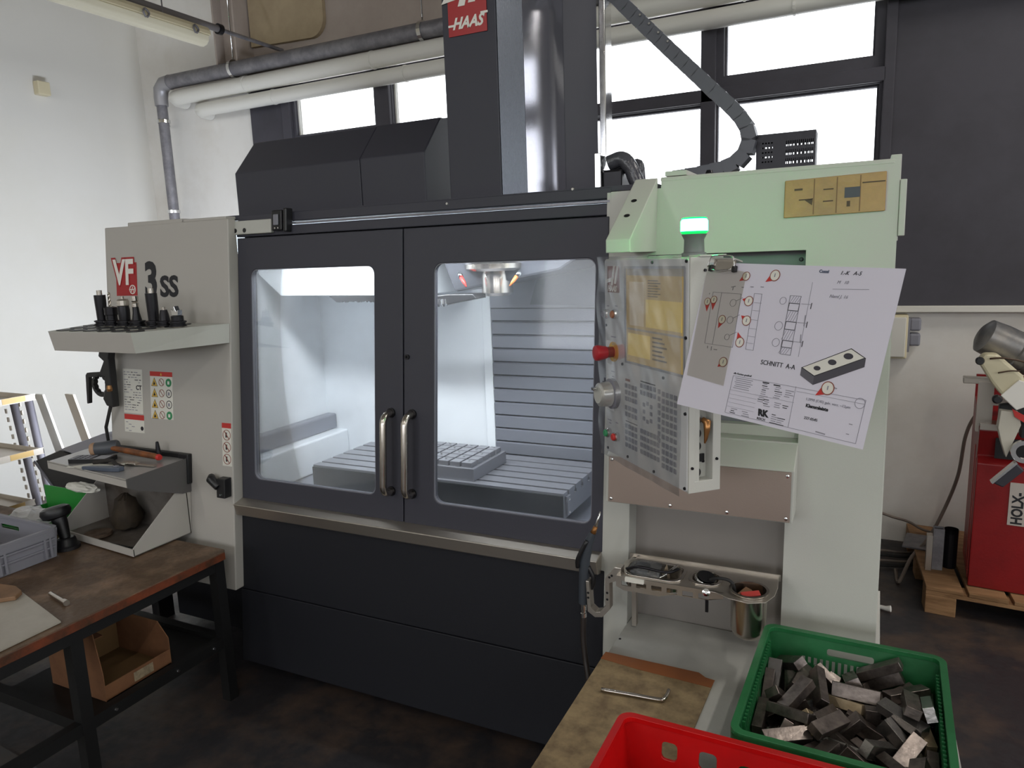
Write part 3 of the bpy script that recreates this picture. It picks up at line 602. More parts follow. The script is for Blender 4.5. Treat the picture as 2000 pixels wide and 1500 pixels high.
# right side with recessed connector strip; SF: a = depth, b = down, c = out of the side
SF = Fr(PF(0.400, 0, 0), -PN, (0, 0, -1), PU); SF.flip = True
Q_('side_wall', plate(bm_(), SF, rect(0.0, D, 0.0, 0.512), [rect(0.016, 0.060, 0.30, 0.486)], -0.004, 0.001), WHITE, bevel=0.001)
rb = bm_(); box(rb, SF, 0.012, 0.064, 0.296, 0.490, -0.030, -0.026); box(rb, SF, 0.060, 0.064, 0.296, 0.490, -0.026, -0.004); box(rb, SF, 0.012, 0.016, 0.296, 0.490, -0.026, -0.004)
box(rb, SF, 0.012, 0.064, 0.486, 0.490, -0.026, -0.004); box(rb, SF, 0.012, 0.064, 0.296, 0.300, -0.026, -0.004)
Q_('connector_recess', rb, WHITE)
for b in (0.385, 0.414, 0.474): Q_('round_connector', cyl(SF, 0.034, b, 0.0115, -0.0255, -0.022), BLACK)
for a in (0.024, 0.042): Q_('usb_port', B(SF, a-0.0005, a+0.012, 0.432, 0.450, -0.0255, -0.022), BLACK)
ks = Q_('key_switch', lathe(bm_(), [(0.012, 0), (0.012, 0.006), (0.006, 0.008)], SF(0.034, 0.350, -0.0255), PU), CHROME)
ob('key_bunch', tube(bm_(), [SF(0.040, 0.350, -0.01), SF(0.046, 0.356, 0.0), SF(0.044, 0.372, 0.002), SF(0.042, 0.392, 0.001), SF(0.040, 0.402, 0.0)], [0.006, 0.009, 0.007, 0.004, 0.002], 8), mat('brass_keys', '#a8784a', 0.3, metal=0.8), ks)
for a, b in ((0.008, 0.455), (0.070, 0.44), (0.052, 0.45), (0.035, 0.028)): Q_('side_screw', lathe(bm_(), [(0.0035, 0), (0.003, 0.003)], SF(a, b, 0.001 if a != 0.052 else -0.025), PU, 10), BLACKM)
# front plate with screen
Q_('front_plate', plate(bm_(), PF, rrect(0.003, 0.397, 0.003, 0.509, 0.006), [rect(0.118, 0.385, 0.022, 0.252)], 0.0, 0.003), mat('panel_front', '#c8c9ca', 0.35), bevel=0.001)
sb = Q_('screen', B(PF, 0.116, 0.387, 0.020, 0.254, 0.0, 0.0012), SCREEN)
ob('screen_band', B(PF, 0.122, 0.382, 0.022, 0.040, 0.0012, 0.0016), SCREENG, sb)
ob('screen_window', B(PF, 0.215, 0.372, 0.095, 0.160, 0.0012, 0.0016), SCREENY, sb)
ob('screen_window', B(PF, 0.135, 0.205, 0.055, 0.160, 0.0012, 0.0016), emis('screen_pale', '#b8a88c', 0.28), sb)
ob('screen_band', B(PF, 0.124, 0.382, 0.167, 0.172, 0.0012, 0.0018), SCREENG, sb)
ob('screen_window', B(PF, 0.126, 0.235, 0.180, 0.235, 0.0012, 0.0016), SCREENY, sb)
for k in range(6): ob('screen_line', B(PF, 0.245, 0.290+0.01*(k % 3), 0.180+0.010*k, 0.184+0.010*k, 0.0012, 0.0017), mat('screen_text', '#6a5a3c', 0.5), sb)
for k in range(7): ob('screen_line', B(PF, 0.225, 0.27+0.012*(k % 2), 0.050+0.006*k, 0.0525+0.006*k, 0.0012, 0.0017), MC['screen_text'], sb)
Q_('screen_bezel', plate(bm_(), PF, rrect(0.114, 0.389, 0.018, 0.256, 0.004), [rect(0.121, 0.383, 0.024, 0.250)], 0.003, 0.005), mat('bezel_grey', '#9a9ba0', 0.3, metal=0.4), bevel=0.001)
# logo on the panel
lp = Q_('logo_plate', B(PF, 0.020, 0.086, 0.018, 0.084, 0.003, 0.0036), DECBRN)
ob('emblem', plate(bm_(), PF, [(0.014, 0.052), (0.048, 0.046), (0.050, 0.055), (0.014, 0.061)], [], 0.0036, 0.0046), PWHITE, lp)
ob('emblem', plate(bm_(), PF, [(0.040, 0.066), (0.050, 0.066), (0.064, 0.016), (0.055, 0.016)], [], 0.0036, 0.0046), PWHITE, lp)
ob('emblem', plate(bm_(), PF, [(0.058, 0.062), (0.068, 0.062), (0.082, 0.018), (0.073, 0.018)], [], 0.0036, 0.0046), PWHITE, lp)
text('HAAS', 0.020, PF, 0.022, 0.081, 0.004, PWHITE, lp, bold=0.0008, shear=0.3, sx=0.95)
# switches
def button(a, b, r, m, name='push_button'):
    q = Q_(name, lathe(bm_(), [(r*1.35, 0), (r*1.35, 0.008), (r*1.15, 0.012), (r*1.0, 0.012)], PF(a, b, 0.003), PN, 18), CHROME)
    ob('cap', lathe(bm_(), [(r, 0), (r, 0.014), (r*0.8, 0.016)], PF(a, b, 0.004), PN, 16), m, q)
button(0.022, 0.140, 0.0095, GREYP); button(0.071, 0.138, 0.0095, mat('amber_cap', '#a06a4a', 0.4))
button(0.024, 0.456, 0.0095, PGREEN); button(0.069, 0.457, 0.0095, PRED)
es = Q_('emergency_stop', lathe(bm_(), [(0.026, 0), (0.026, 0.003), (0.012, 0.004)], PF(0.052, 0.236, 0.003), PN, 24), mat('yellow_ring', '#c9a04a', 0.4), label='red mushroom stop button on a yellow ring')
ob('stem', lathe(bm_(), [(0.014, 0), (0.014, 0.035)], PF(0.052, 0.236, 0.004), PN, 18), mat('stop_stem', '#7a3028', 0.4), es)
ob('cap', lathe(bm_(), [(0.016, 0), (0.0185, 0.012), (0.0205, 0.024), (0.019, 0.030), (0.010, 0.034)], PF(0.052, 0.236, 0.026), PN, 24), mat('stop_red', '#b02630', 0.35), es, smooth=True)
hw = Q_('jog_handle', lathe(bm_(), [(0.040, 0), (0.040, 0.010), (0.030, 0.014)], PF(0.048, 0.346, 0.003), PN, 28), GREYP, label='grey hand wheel dial')
ob('dial', lathe(bm_(), [(0.030, 0), (0.033, 0.004), (0.031, 0.030), (0.026, 0.034)], PF(0.048, 0.346, 0.014), PN, 28), mat('dial_silver', '#c9c9c6', 0.25, metal=0.6), hw, smooth=True)
ob('dial_face', lathe(bm_(), [(0.022, 0), (0.022, 0.002)], PF(0.048, 0.346, 0.048), PN, 28), WHITE, hw)
ob('dial_knob', B(PF, 0.034, 0.052, 0.326, 0.334, 0.050, 0.062), CHROME, hw, bevel=0.002)
for a, b, w_ in ((0.015, 0.118, 0.012), (0.060, 0.116, 0.014), (0.035, 0.196, 0.028), (0.035, 0.287, 0.02), (0.040, 0.30, 0.012), (0.012, 0.420, 0.022), (0.058, 0.420, 0.014), (0.02, 0.428, 0.012)):
    Q_('print_line', B(PF, a, a+w_, b, b+0.003, 0.003, 0.0033), INKG)
# keypad, every key a part
KEYM = mat('key_grey', '#7c7e88', 0.45); KEYO = mat('key_light', '#a5a6ab', 0.45)
kme = None
def key(a, b, m, w_=0.0115, h_=0.0115):
    Q_('key', B(PF, a, a+w_, b, b+h_, 0.003, 0.0055), m, bevel=0.0012)
for r in range(3):
    for c in range(4): key(0.114+0.0165*c, 0.308+0.0165*r, KEYM)
for r in range(2):
    for c in range(4): key(0.114+0.0165*c, 0.364+0.0165*r, KEYM)
for r in range(4):
    for c in range(4): key(0.114+0.0165*c, 0.411+0.0165*r, KEYM)
for r in range(2):
    for c in range(5): key(0.192+0.0155*c, 0.296+0.0165*r, KEYM, 0.011)
for a, b in ((0.205, 0.341), (0.222, 0.336), (0.239, 0.341), (0.205, 0.358), (0.239, 0.358), (0.205, 0.375), (0.222, 0.380), (0.239, 0.375)): key(a, b, KEYM, 0.010, 0.010)
for r in range(4):
    for c in range(6): key(0.192+0.0158*c, 0.408+0.0172*r, KEYM)
for r in range(8): key(0.276, 0.297+0.0165*r, KEYM, 0.010)
for r in range(7):
    for c in range(4): key(0.294+0.0172*c, 0.300+0.0165*r if r < 6 else 0.400, KEYM)
for r in range(4):
    for c in range(4): key(0.294+0.0172*c, 0.419+0.0165*r if r < 3 else 0.4685, KEYM)
Q_('print_line', B(PF, 0.114, 0.138, 0.296, 0.302, 0.003, 0.0036), DECBRN)
for a, w_ in ((0.145, 0.03), (0.192, 0.07), (0.114, 0.06)): Q_('print_line', B(PF, a, a+w_, 0.290 if a > 0.15 else 0.404, 0.293 if a > 0.15 else 0.406, 0.003, 0.0034), INK)
for a, b in ((0.392, 0.008), (0.391, 0.169), (0.391, 0.334), (0.391, 0.502), (0.257, 0.500), (0.125, 0.497), (0.012, 0.50), (0.010, 0.17), (0.10, 0.262), (0.30, 0.268), (0.25, 0.010)):
    Q_('front_screw', lathe(bm_(), [(0.004, 0), (0.0035, 0.003)], PF(a, b, 0.003), PN, 8), BLACKM)
# clear film: a rippled sheet hanging over the front
rd = random.Random(11)
fm = bm_(); NX, NY = 40, 52; vs = []
for j in range(NY+1):
    row = []
    for i in range(NX+1):
        a = -0.012+0.405*i/NX; b = -0.006+0.524*j/NY
        rip = 0.0035*math.sin(a*20+b*8)*math.sin(b*14+a*9)+0.0007*math.sin(a*70-b*40)
        if i == 0: a += 0.006*math.sin(b*40)
        c = 0.017+rip*0.8
        d_ = math.hypot(a-0.052, b-0.236); e_ = math.hypot(a-0.048, b-0.346)
        if d_ < 0.05: c += 0.0
        row.append(fm.verts.new(PF(a, b, c)))
    vs.append(row)
for j in range(NY):
    for i in range(NX):
        a = -0.012+0.405*(i+0.5)/NX; b = -0.006+0.524*(j+0.5)/NY
        if math.hypot(a-0.052, b-0.236) < 0.03 or math.hypot(a-0.048, b-0.346) < 0.045: continue
        f = fm.faces.new([vs[j][i], vs[j][i+1], vs[j+1][i+1], vs[j+1][i]]); f.smooth = True
Q_('protective_film', fm, FILM, label='clear wrinkled plastic film')
# signal beacon on top
bk = Q_('beacon', lathe(bm_(), [(0.026, 0), (0.026, 0.008), (0.022, 0.010), (0.021, 0.036), (0.025, 0.044), (0.027, 0.048)], (-0.330, 1.588, 1.640), n=28), mat('beacon_grey', '#6f7372', 0.4), smooth=True, label='grey signal beacon with a glowing green lens')
ob('beacon_lens', lathe(bm_(), [(0.0285, 0.005), (0.0285, 0.026), (0.025, 0.031)], (-0.330, 1.588, 1.689), n=28), GREENL, bk, smooth=True)
ob('lens_base', lathe(bm_(), [(0.024, 0), (0.0288, 0.004), (0.0288, 0.006)], (-0.330, 1.588, 1.688), n=28), emis('lens_green', '#0fd85a', 1.6), bk, smooth=True)
ob('lens_rim', lathe(bm_(), [(0.0255, 0), (0.0265, 0.002), (0.022, 0.0035)], (-0.330, 1.588, 1.7195), n=28), MC['lens_green'], bk, smooth=True)
Q_('top_flange', B(PF, 0.19, 0.405, -0.004, 0.0, -0.085, -0.02), WHITE, bevel=0.001)

# ================================================================ LAMINATED DRAWING, hung by a binder clip
a_, b_, d_ = Vector((-.287, 1.528, 1.628)), Vector((.057, 1.331, 1.612)), Vector((-.321, 1.456, 1.342))
du = (b_-a_).normalized(); dv = (d_-a_); dv = (dv-du*dv.dot(du)).normalized(); dn = du.cross(dv)
if dn.y > 0: dn = -dn
DF = Fr(a_, du, dv, dn); DF.flip = True
DR = root('laminated_drawing', a_+Vector((0, 0, -0.3)), 'laminated white technical drawing of a steel bar hanging from a binder clip', 'paper')
def S_(name, bm, m, par=None, **k): return ob(name, bm, m, par or DR, **k)
sheet = bm_(); NX = 24; rows = []
def bend(t, b): return -0.010*math.sin(math.pi*t)*(b/0.3)+0.006*(b/0.3)
for side in (0.0, -0.0008):
    for j in range(9):
        rows.append([sheet.verts.new(DF(0.402*i/NX, 0.299*j/8+0.0*i, side)) for i in range(NX+1)])
for j in range(8):
    for i in range(NX):
        sheet.faces.new([rows[j][i], rows[j][i+1], rows[j+1][i+1], rows[j+1][i]]); sheet.faces.new([rows[9+j][i], rows[9+j+1][i], rows[9+j+1][i+1], rows[9+j][i+1]])
S_('sheet', sheet, PAPERM)
def ln(x0, y0, x1, y1, w_=0.0008, m=None, nm='print_line'):
    v = Vector((x1-x0, y1-y0, 0)).normalized(); p = Vector((-v.y, v.x, 0))*w_/2
    S_(nm, plate(bm_(), DF, [(x0+p.x, y0+p.y), (x1+p.x, y1+p.y), (x1-p.x, y1-p.y), (x0-p.x, y0-p.y)], [], 0.0003, 0.0008), m or INKG)
def rct(x0, y0, x1, y1, w_=0.0008, m=None, sk=0.0):
    S_('print_frame', plate(bm_(), DF, [(x0, y0), (x1, y0), (x1+sk, y1), (x0+sk, y1)], [[(x0+w_, y0+w_), (x1-w_, y0+w_), (x1-w_+sk, y1-w_), (x0+w_+sk, y1-w_)]], 0.0003, 0.0008), m or INKG)
for (tx, ty, cx, cy, r) in ((.086, .035, .100, .025, .009), (.146, .034, .164, .021, .011), (.023, .101, .020, .081, .008), (.037, .097, .035, .076, .008), (.061, .132, .066, .114, .009), (.081, .208, .092, .197, .010), (.103, .070, .119, .073, .010), (.109, .102, .124, .111, .010), (.110, .135, .120, .154, .010), (.299, .227, .319, .211, .012)):
    v = Vector((cx-tx, cy-ty)).normalized(); p = Vector((-v.y, v.x))
    t1 = (cx+p.x*r*0.93, cy+p.y*r*0.93); t2 = (cx-p.x*r*0.93, cy-p.y*r*0.93)
    mk = S_('balloon_mark', plate(bm_(), DF, [(tx, ty), t1, t2], [], 0.0003, 0.0009), PRED)
    ob('ring', plate(bm_(), DF, circ(cx, cy, r), [circ(cx, cy, r*0.86)], 0.0009, 0.0014), PBRN, mk); ob('disc', plate(bm_(), DF, circ(cx, cy, r*0.87), [], 0.0009, 0.0012), PAPERT, mk)
    ob('numeral', plate(bm_(), DF, [(cx-.001, cy-.004), (cx+.001, cy-.004), (cx+.001, cy+.003), (cx-.001, cy+.003)], [], 0.0012, 0.0015), INKG, mk)
for cx, cy, r in ((.083, .079, .0075), (.085, .113, .0075), (.087, .147, .006), (.193, .067, .007), (.196, .114, .0085), (.198, .145, .008), (.380, .226, .009)):
    S_('print_ring', plate(bm_(), DF, circ(cx, cy, r), [circ(cx, cy, r-0.0008)], 0.0003, 0.0008), INKG)
for cx, cy in ((.083, .079), (.085, .113), (.087, .147)): ln(cx+.006, cy-.004, cx+.02, cy-.012)
rct(.028, .060, .098, .166, m=INKG, sk=.008); ln(.05, .06, .056, .166); ln(.02, .063, .02, .066)
rct(.127, .057, .145, .166, sk=.009)
for t in (.075, .09, .108, .125, .14, .153): ln(.129+t*.03, t, .146+t*.03, t, 0.0006)
rct(.205, .056, .228, .165, sk=.006)
for b0, b1, h in ((.056, .070, 1), (.070, .084, 0), (.084, .104, 1), (.104, .119, 0), (.119, .139, 1), (.139, .152, 0), (.152, .165, 1)):
    rct(.206+(b0-.056)*.06, b0, .228+(b0-.056)*.06, b1, 0.0009 if not h else 0.0005, m=INK if not h else INKG)
    if h:
        for q in range(4): ln(.208+.005*q, b1-.001, .214+.005*q, b0+.001, 0.0005)
for b in (.070, .104, .139): ln(.232, b, .252, b); ln(.252, b-.003, .252, b+.008, 0.0012, INK)
ln(.244, .03, .250, .165, 0.0005)
S_('bar_top_face', plate(bm_(), DF, [(.261, .183), (.344, .138), (.372, .151), (.289, .195)], [], 0.0003, 0.0009), PAPERT)
S_('bar_edge', plate(bm_(), DF, [(.261, .183), (.344, .138), (.372, .151), (.289, .195)], [[(.2635, .1828), (.344, .1395), (.3695, .1512), (.289, .1935)]], 0.0009, 0.0012), INK)
S_('bar_front_face', plate(bm_(), DF, [(.289, .195), (.372, .151), (.373, .166), (.290, .210)], [], 0.0003, 0.0009), mat('print_dark_grey', '#4a4850', 0.6))
S_('bar_end_face', plate(bm_(), DF, [(.261, .183), (.289, .195), (.290, .210), (.262, .197)], [], 0.0003, 0.0009), mat('print_mid_grey', '#5c5a62', 0.6))
for cx, cy, r in ((.291, .180, .0065), (.316, .166, .0078), (.342, .152, .0085)):
    e = [(cx+r*math.cos(2*math.pi*i/18), cy+r*0.62*math.sin(2*math.pi*i/18)) for i in range(18)]
    S_('bar_hole', plate(bm_(), DF, e, [], 0.0009, 0.0013), mat('print_hole', '#3c3a42', 0.6))
DT = 0.0006
text('SCHNITT  A-A', 0.0125, DF, .176, .189, DT, INK, DR, sx=0.92)
text('alle Kanten gratfrei!', 0.0052, DF, .122, .216, DT, INK, DR)
text('Klemmleiste', 0.0085, DF, .286, .250, DT, INK, DR, bold=0.0003)
text('1.2990 (C45) galv. verz. ~12µm', 0.0065, DF, .283, .238, DT, INKG, DR)
text('227-0545', 0.0068, DF, .288, .271, DT, INK, DR)
text('RK', 0.0165, DF, .196, .283, DT, INK, DR, bold=0.0009, shear=-0.2)
text('REICH', 0.0065, DF, .195, .291, DT, INK, DR)
text('Conni', 0.0075, DF, .252, .012, DT, mat('print_blue_grey', '#5c6478', 0.6), DR, bold=0.0004)
text('1.-K   A-5', 0.0095, DF, .292, .014, DT, INK, DR, shear=0.3, rot=0.0)
text('M   10', 0.008, DF, .290, .030, DT, INKG, DR, shear=0.3); text('Naml J. 16', 0.008, DF, .282, .055, DT, INKG, DR, shear=0.3)
ln(.285, .040, .35, .037, 0.0006)
rct(.122, .219, .389, .2925, 0.0007); ln(.259, .218, .262, .292, 0.0006); ln(.122, .247, .262, .247, 0.0005); ln(.262, .226, .389, .226, 0.0005)
for b in (.255, .263, .271, .279): ln(.124, b, .185, b, 0.0004)
rd = random.Random(21)
for k in range(6): 
    ln(.128+rd.uniform(0, .004), .223+.0038*k, .160+rd.uniform(0, .012), .223+.0038*k, 0.0012)
for (x0, y0, n) in ((.190, .224, 7), (.218, .226, 6), (.240, .228, 4), (.186, .250, 3), (.200, .252, 4), (.222, .254, 3), (.240, .256, 2), (.132, .282, 3), (.160, .283, 3), (.222, .276, 5), (.235, .280, 4)):
    for k in range(n): ln(x0+rd.uniform(0, .003), y0+.0038*k, x0+rd.uniform(.010, .018), y0+.0038*k, 0.0013, INK if rd.random() < .35 else INKG)
ln(.214, .2225, .228, .2225, 0.002, INK); ln(.190, .2215, .204, .2215, 0.002, INK)
ln(.37, .263, .376, .263, 0.0014, INKG); ln(.315, .288, .333, .289, 0.002, INKG); ln(.369, .280, .374, .280, 0.0014)
for x0, y0, x1, y1 in ((.07, .048, .08, .046), (.095, .047, .10, .047), (.115, .045, .122, .045), (.138, .044, .145, .044), (.31, .205, .335, .209), (.075, .048, .075, .054), (.045, .17, .046, .175), (.055, .17, .056, .178), (.062, .175, .07, .175), (.245, .09, .247, .11), (.245, .125, .247, .14)): ln(x0, y0, x1, y1, 0.0016, INKG)
of_ = bm_(); of_.faces.new([of_.verts.new(DF(a, b, 0.0016)) for a, b in ((.000, .004), (.100, .017), (.106, .243), (.010, .236))])
S_('overlay_film', of_, FILM2, label='clear plastic pocket over the left end')
clip = root('binder_clip', (-0.265, 1.50, 1.615), 'black and chrome binder clip holding the drawing', 'clip')
CLF = Fr(DF(0.012, -0.004, 0.0), du, dv, dn)
ob('clip_body', plate(bm_(), CLF, [(0.0, -0.004), (0.062, -0.004), (0.062, 0.0), (0.0, 0.0)], [], -0.012, 0.014), CHROME, clip, bevel=0.001)
for a in (-0.002, 0.056): ob('clip_corner', plate(bm_(), CLF, [(a, 0.012), (a+0.008, 0.010), (a+0.009, 0.022), (a+0.001, 0.024)], [], 0.002, 0.010), BLACK, clip, bevel=0.001)
wr = [CLF(-0.002, 0.016, 0.012), CLF(0.002, 0.0, 0.014), CLF(0.010, -0.006, 0.016), CLF(0.052, -0.007, 0.016), CLF(0.060, 0.0, 0.014), CLF(0.063, 0.014, 0.012)]
ob('clip_wire', tube(bm_(), bez(wr, 5), 0.0014, 8), CHROME, clip)
ob('clip_wire', tube(bm_(), bez([CLF(0.006, 0.020, 0.010), CLF(0.030, 0.024, 0.012), CLF(0.056, 0.018, 0.010)], 5), 0.0012, 8), CHROME, clip)
ob('clip_plate', plate(bm_(), CLF, [(0.004, -0.002), (0.058, -0.002), (0.056, 0.016), (0.006, 0.020)], [], 0.001, 0.004), STEELV, clip)

# ================================================================ things on and around the right cabinet
sg = root('amber_sign', (-0.08, 2.07, 1.73), 'amber perforated plastic strip with cut-out letter shapes stuck on the green-lit cabinet', 'sign')
SG = Fr(TF(-0.196, 1.730, 0.001), TF.u+TF.v*0.018, TF.v, TF.n)
ob('strip', plate(bm_(), SG, [(0, 0), (0.238, 0.001), (0.238, 0.098), (0.0, 0.096)], [], 0, 0.006), FOAM, sg, bevel=0.002)
for x in (0.072, 0.126, 0.180): ob('letter_joint', B(SG, x-0.0014, x+0.0014, 0.004, 0.094, 0.006, 0.0066), mat('amber_dark', '#7a5a34', 0.5), sg)
DKH = mat('cut_out_dark', '#4c3a2a', 0.6)
for r_ in ((0.024, 0.044, 0.068, 0.073), (0.036, 0.068, 0.042, 0.045), (0.094, 0.118, 0.064, 0.067), (0.094, 0.118, 0.034, 0.037), (0.150, 0.158, 0.018, 0.032), (0.184, 0.236, 0.073, 0.076)): ob('cut_out', B(SG, *r_, 0.006, 0.0068), DKH, sg)
ob('cut_out', plate(bm_(), SG, [(0.050, 0.042), (0.070, 0.046), (0.068, 0.028)], [], 0.006, 0.0068), DKH, sg)
ob('cut_out', B(SG, 0.144, 0.180, 0.040, 0.066, 0.006, 0.0068), mat('cut_out_grey', '#4a4a55', 0.6), sg, bevel=0.002)
vb = root('ventilated_box', (-0.265, 2.80, 1.90), 'dark slotted metal box standing on top of the right cabinet', 'box')
holes = []
for rr_, z in ((0, 1.955), (1, 1.985), (2, 2.015)):
    for k in range(15): holes.append(rect(-0.265+0.0062*k, -0.262+0.0062*k, z-0.009, z+0.009))
for rr_ in range(5):
    for k in range(4): holes.append(rect(-0.345+0.010*k, -0.339+0.010*k, 1.955+0.016*rr_, 1.960+0.016*rr_))
VX = Fr((0, 0, 0), (1, 0, 0), (0, 0, 1), (0, 1, 0))
ob('front_grille', plate(bm_(), VX, rect(-0.365, -0.168, 1.905, 2.052), holes, 2.800, 2.803), BLACKM, vb)
holes2 = [rect(-0.345+0.012*k, -0.338+0.012*k, z-0.009, z+0.009) for z in (1.955, 1.985, 2.015) for k in range(14)]
ob('rear_grille', plate(bm_(), VX, rect(-0.365, -0.168, 1.905, 2.052), holes2, 2.897, 2.90), BLACKM, vb)
bb = bm_(); box(bb, ID, -0.365, -0.168, 2.803, 2.897, 2.050, 2.053); box(bb, ID, -0.365, -0.168, 2.803, 2.897, 1.905, 1.908); box(bb, ID, -0.171, -0.168, 2.803, 2.897, 1.908, 2.05); box(bb, ID, -0.365, -0.362, 2.803, 2.897, 1.908, 2.05)
ob('casing', bb, BLACKM, vb)
# cable carrier
cc = root('cable_carrier', (-0.6, 2.8, 1.9), 'dark jointed cable carrier chain arching down in front of the windows', 'cable carrier')
path = bez([(-1.30, 2.8, 3.06), (-0.88, 2.8, 2.60), (-0.72, 2.8, 2.43), (-0.53, 2.8, 2.235), (-0.42, 2.8, 2.12), (-0.385, 2.8, 2.045), (-0.405, 2.8, 1.985), (-0.46, 2.8, 1.950), (-0.55, 2.8, 1.935), (-0.66, 2.8, 1.925)], 30)
# even spacing
acc = [0]
for i in range(1, len(path)): acc.append(acc[-1]+(path[i]-path[i-1]).length)
def at(s):
    for i in range(1, len(path)):
        if acc[i] >= s:
            t = (s-acc[i-1])/max(1e-9, acc[i]-acc[i-1]); return path[i-1].lerp(path[i], t)
    return path[-1]
LNK = 0.046; nl = int(acc[-1]/LNK)
lb = bm_(); LB = Fr((0, 0, 0), (1, 0, 0), (0, 0, 1), (0, 1, 0))
plate(lb, LB, [(-0.024, -0.024), (0.020, -0.026), (0.027, 0.0), (0.020, 0.026), (-0.024, 0.024)], [], -0.04, 0.04)
bmesh.ops.recalc_face_normals(lb, faces=lb.faces[:]); lme = bpy.data.meshes.new('link'); lb.to_mesh(lme); lb.free(); lme.materials.append(mat('carrier_grey', '#4d4f57', 0.4))
for k in range(nl):
    p0 = at(k*LNK); p1 = at((k+1)*LNK); m_ = (p0+p1)/2; ang = math.atan2(p1.z-p0.z, p1.x-p0.x)
    o = bpy.data.objects.new('link', lme); COL.objects.link(o); o.parent = cc; o.location = m_-ROOTLOC[cc.name]; o.rotation_euler = (0, -ang, 0)
for s_ in (0.62, 0.66, 0.70, 0.74):
    p0 = at(acc[-1]*s_*0.72)
    ob('link_screw', lathe(bm_(), [(0.006, 0), (0.004, 0.004)], p0+Vector((0.01, -0.041, 0.012)), (0, -1, 0), 8), CHROME, cc)

# ================================================================ tool rack of stainless steel under the control box
tr = root('utensil_rack', (-0.38, 1.85, 0.76), 'stainless steel rack with punched trays and a round beaker under the control panel', 'rack')
def T_(name, bm, m, par=None, **k): return ob(name, bm, m, par or tr, **k)
ZR = 0.775
def rr_rect(a0, a1, b0, b1, r): return rrect(a0, a1, b0, b1, r, 6)
outer = [(-0.585, 1.90), (-0.575, 1.93), (-0.55, 1.95), (-0.17, 1.95), (-0.165, 1.88), (-0.168, 1.83), (-0.185, 1.785), (-0.225, 1.765), (-0.275, 1.775), (-0.31, 1.795), (-0.36, 1.80), (-0.58, 1.80)]
T_('rack_plate', plate(bm_(), XY, outer, [rr_rect(-0.565, -0.412, 1.818, 1.915, 0.03), rr_rect(-0.385, -0.312, 1.83, 1.905, 0.03), circ(-0.231, 1.83, 0.047, 28)], ZR-0.002, ZR), STEEL, bevel=0.0008)
T_('rack_back', B(ID, -0.585, -0.165, 1.948, 1.951, ZR-0.012, ZR+0.006), STEEL)
sk = bm_(); plate(sk, XZ, [(-0.58, ZR), (-0.29, ZR), (-0.29, ZR-0.016), (-0.345, ZR-0.028), (-0.42, ZR-0.028), (-0.46, ZR-0.04), (-0.56, ZR-0.04), (-0.58, ZR-0.03)], [rect(-0.565+0.042*k, -0.537+0.042*k, ZR-0.026, ZR-0.012) for k in range(6)], 1.798, 1.801)
T_('rack_skirt', sk, STEEL)
for nm, a0, a1, b0, b1, dp in (('long_tray', -0.565, -0.412, 1.818, 1.915, 0.035), ('small_tray', -0.385, -0.312, 1.83, 1.905, 0.022)):
    t = bm_(); plate(t, XY, rr_rect(a0-0.008, a1+0.008, b0-0.008, b1+0.008, 0.034), [rr_rect(a0+0.001, a1-0.001, b0+0.001, b1-0.001, 0.029)], ZR, ZR+0.003)
    plate(t, XY, rr_rect(a0, a1, b0, b1, 0.03), [rr_rect(a0+0.002, a1-0.002, b0+0.002, b1-0.002, 0.028)], ZR-dp, ZR); plate(t, XY, rr_rect(a0, a1, b0, b1, 0.03), [], ZR-dp-0.002, ZR-dp)
    T_(nm, t, STEELV, bevel=0.0006)
cup = bm_(); prof = [(0.0, 0), (0.030, 0.0), (0.040, 0.008), (0.0445, 0.022), (0.0455, 0.125), (0.050, 0.127), (0.050, 0.130), (0.043, 0.130), (0.042, 0.02), (0.0, 0.010)]
lathe(cup, prof, (-0.231, 1.83, ZR-0.122), n=32); T_('beaker', cup, STEELV, smooth=True, label='tall polished steel beaker')
# hook bracket at the left end
hb = bm_()
plate(hb, XZ, [(-0.590, 0.79), (-0.57, 0.79), (-0.575, 0.755), (-0.605, 0.74), (-0.605, 0.66), (-0.628, 0.632), (-0.650, 0.628), (-0.672, 0.642), (-0.676, 0.735), (-0.666, 0.735), (-0.662, 0.655), (-0.648, 0.644), (-0.634, 0.648), (-0.618, 0.668), (-0.618, 0.752)], [], 1.815, 1.845)
T_('hook_bracket', hb, STEEL, bevel=0.001)
for x, z in ((-0.605, 0.758), (-0.598, 0.764), (-0.612, 0.71), (-0.612, 0.69), (-0.669, 0.70), (-0.669, 0.685)): T_('bracket_hole', lathe(bm_(), [(0.0035, 0), (0.0035, 0.0006)], (x, 1.8146, z), (0, -1, 0), 10), BLACK)
T_('support_stem', B(ID, -0.575, -0.562, 1.93, 1.95, 0.56, ZR), STEEL)
T_('rack_screw', lathe(bm_(), [(0.010, 0), (0.010, 0.006), (0.004, 0.007)], (-0.335, 1.80, ZR-0.006), (0.2, -1, 0.3), 12), CHROME)
T_('rack_peg', B(ID, -0.338, -0.330, 1.805, 1.81, ZR-0.065, ZR-0.03), BLACKM)
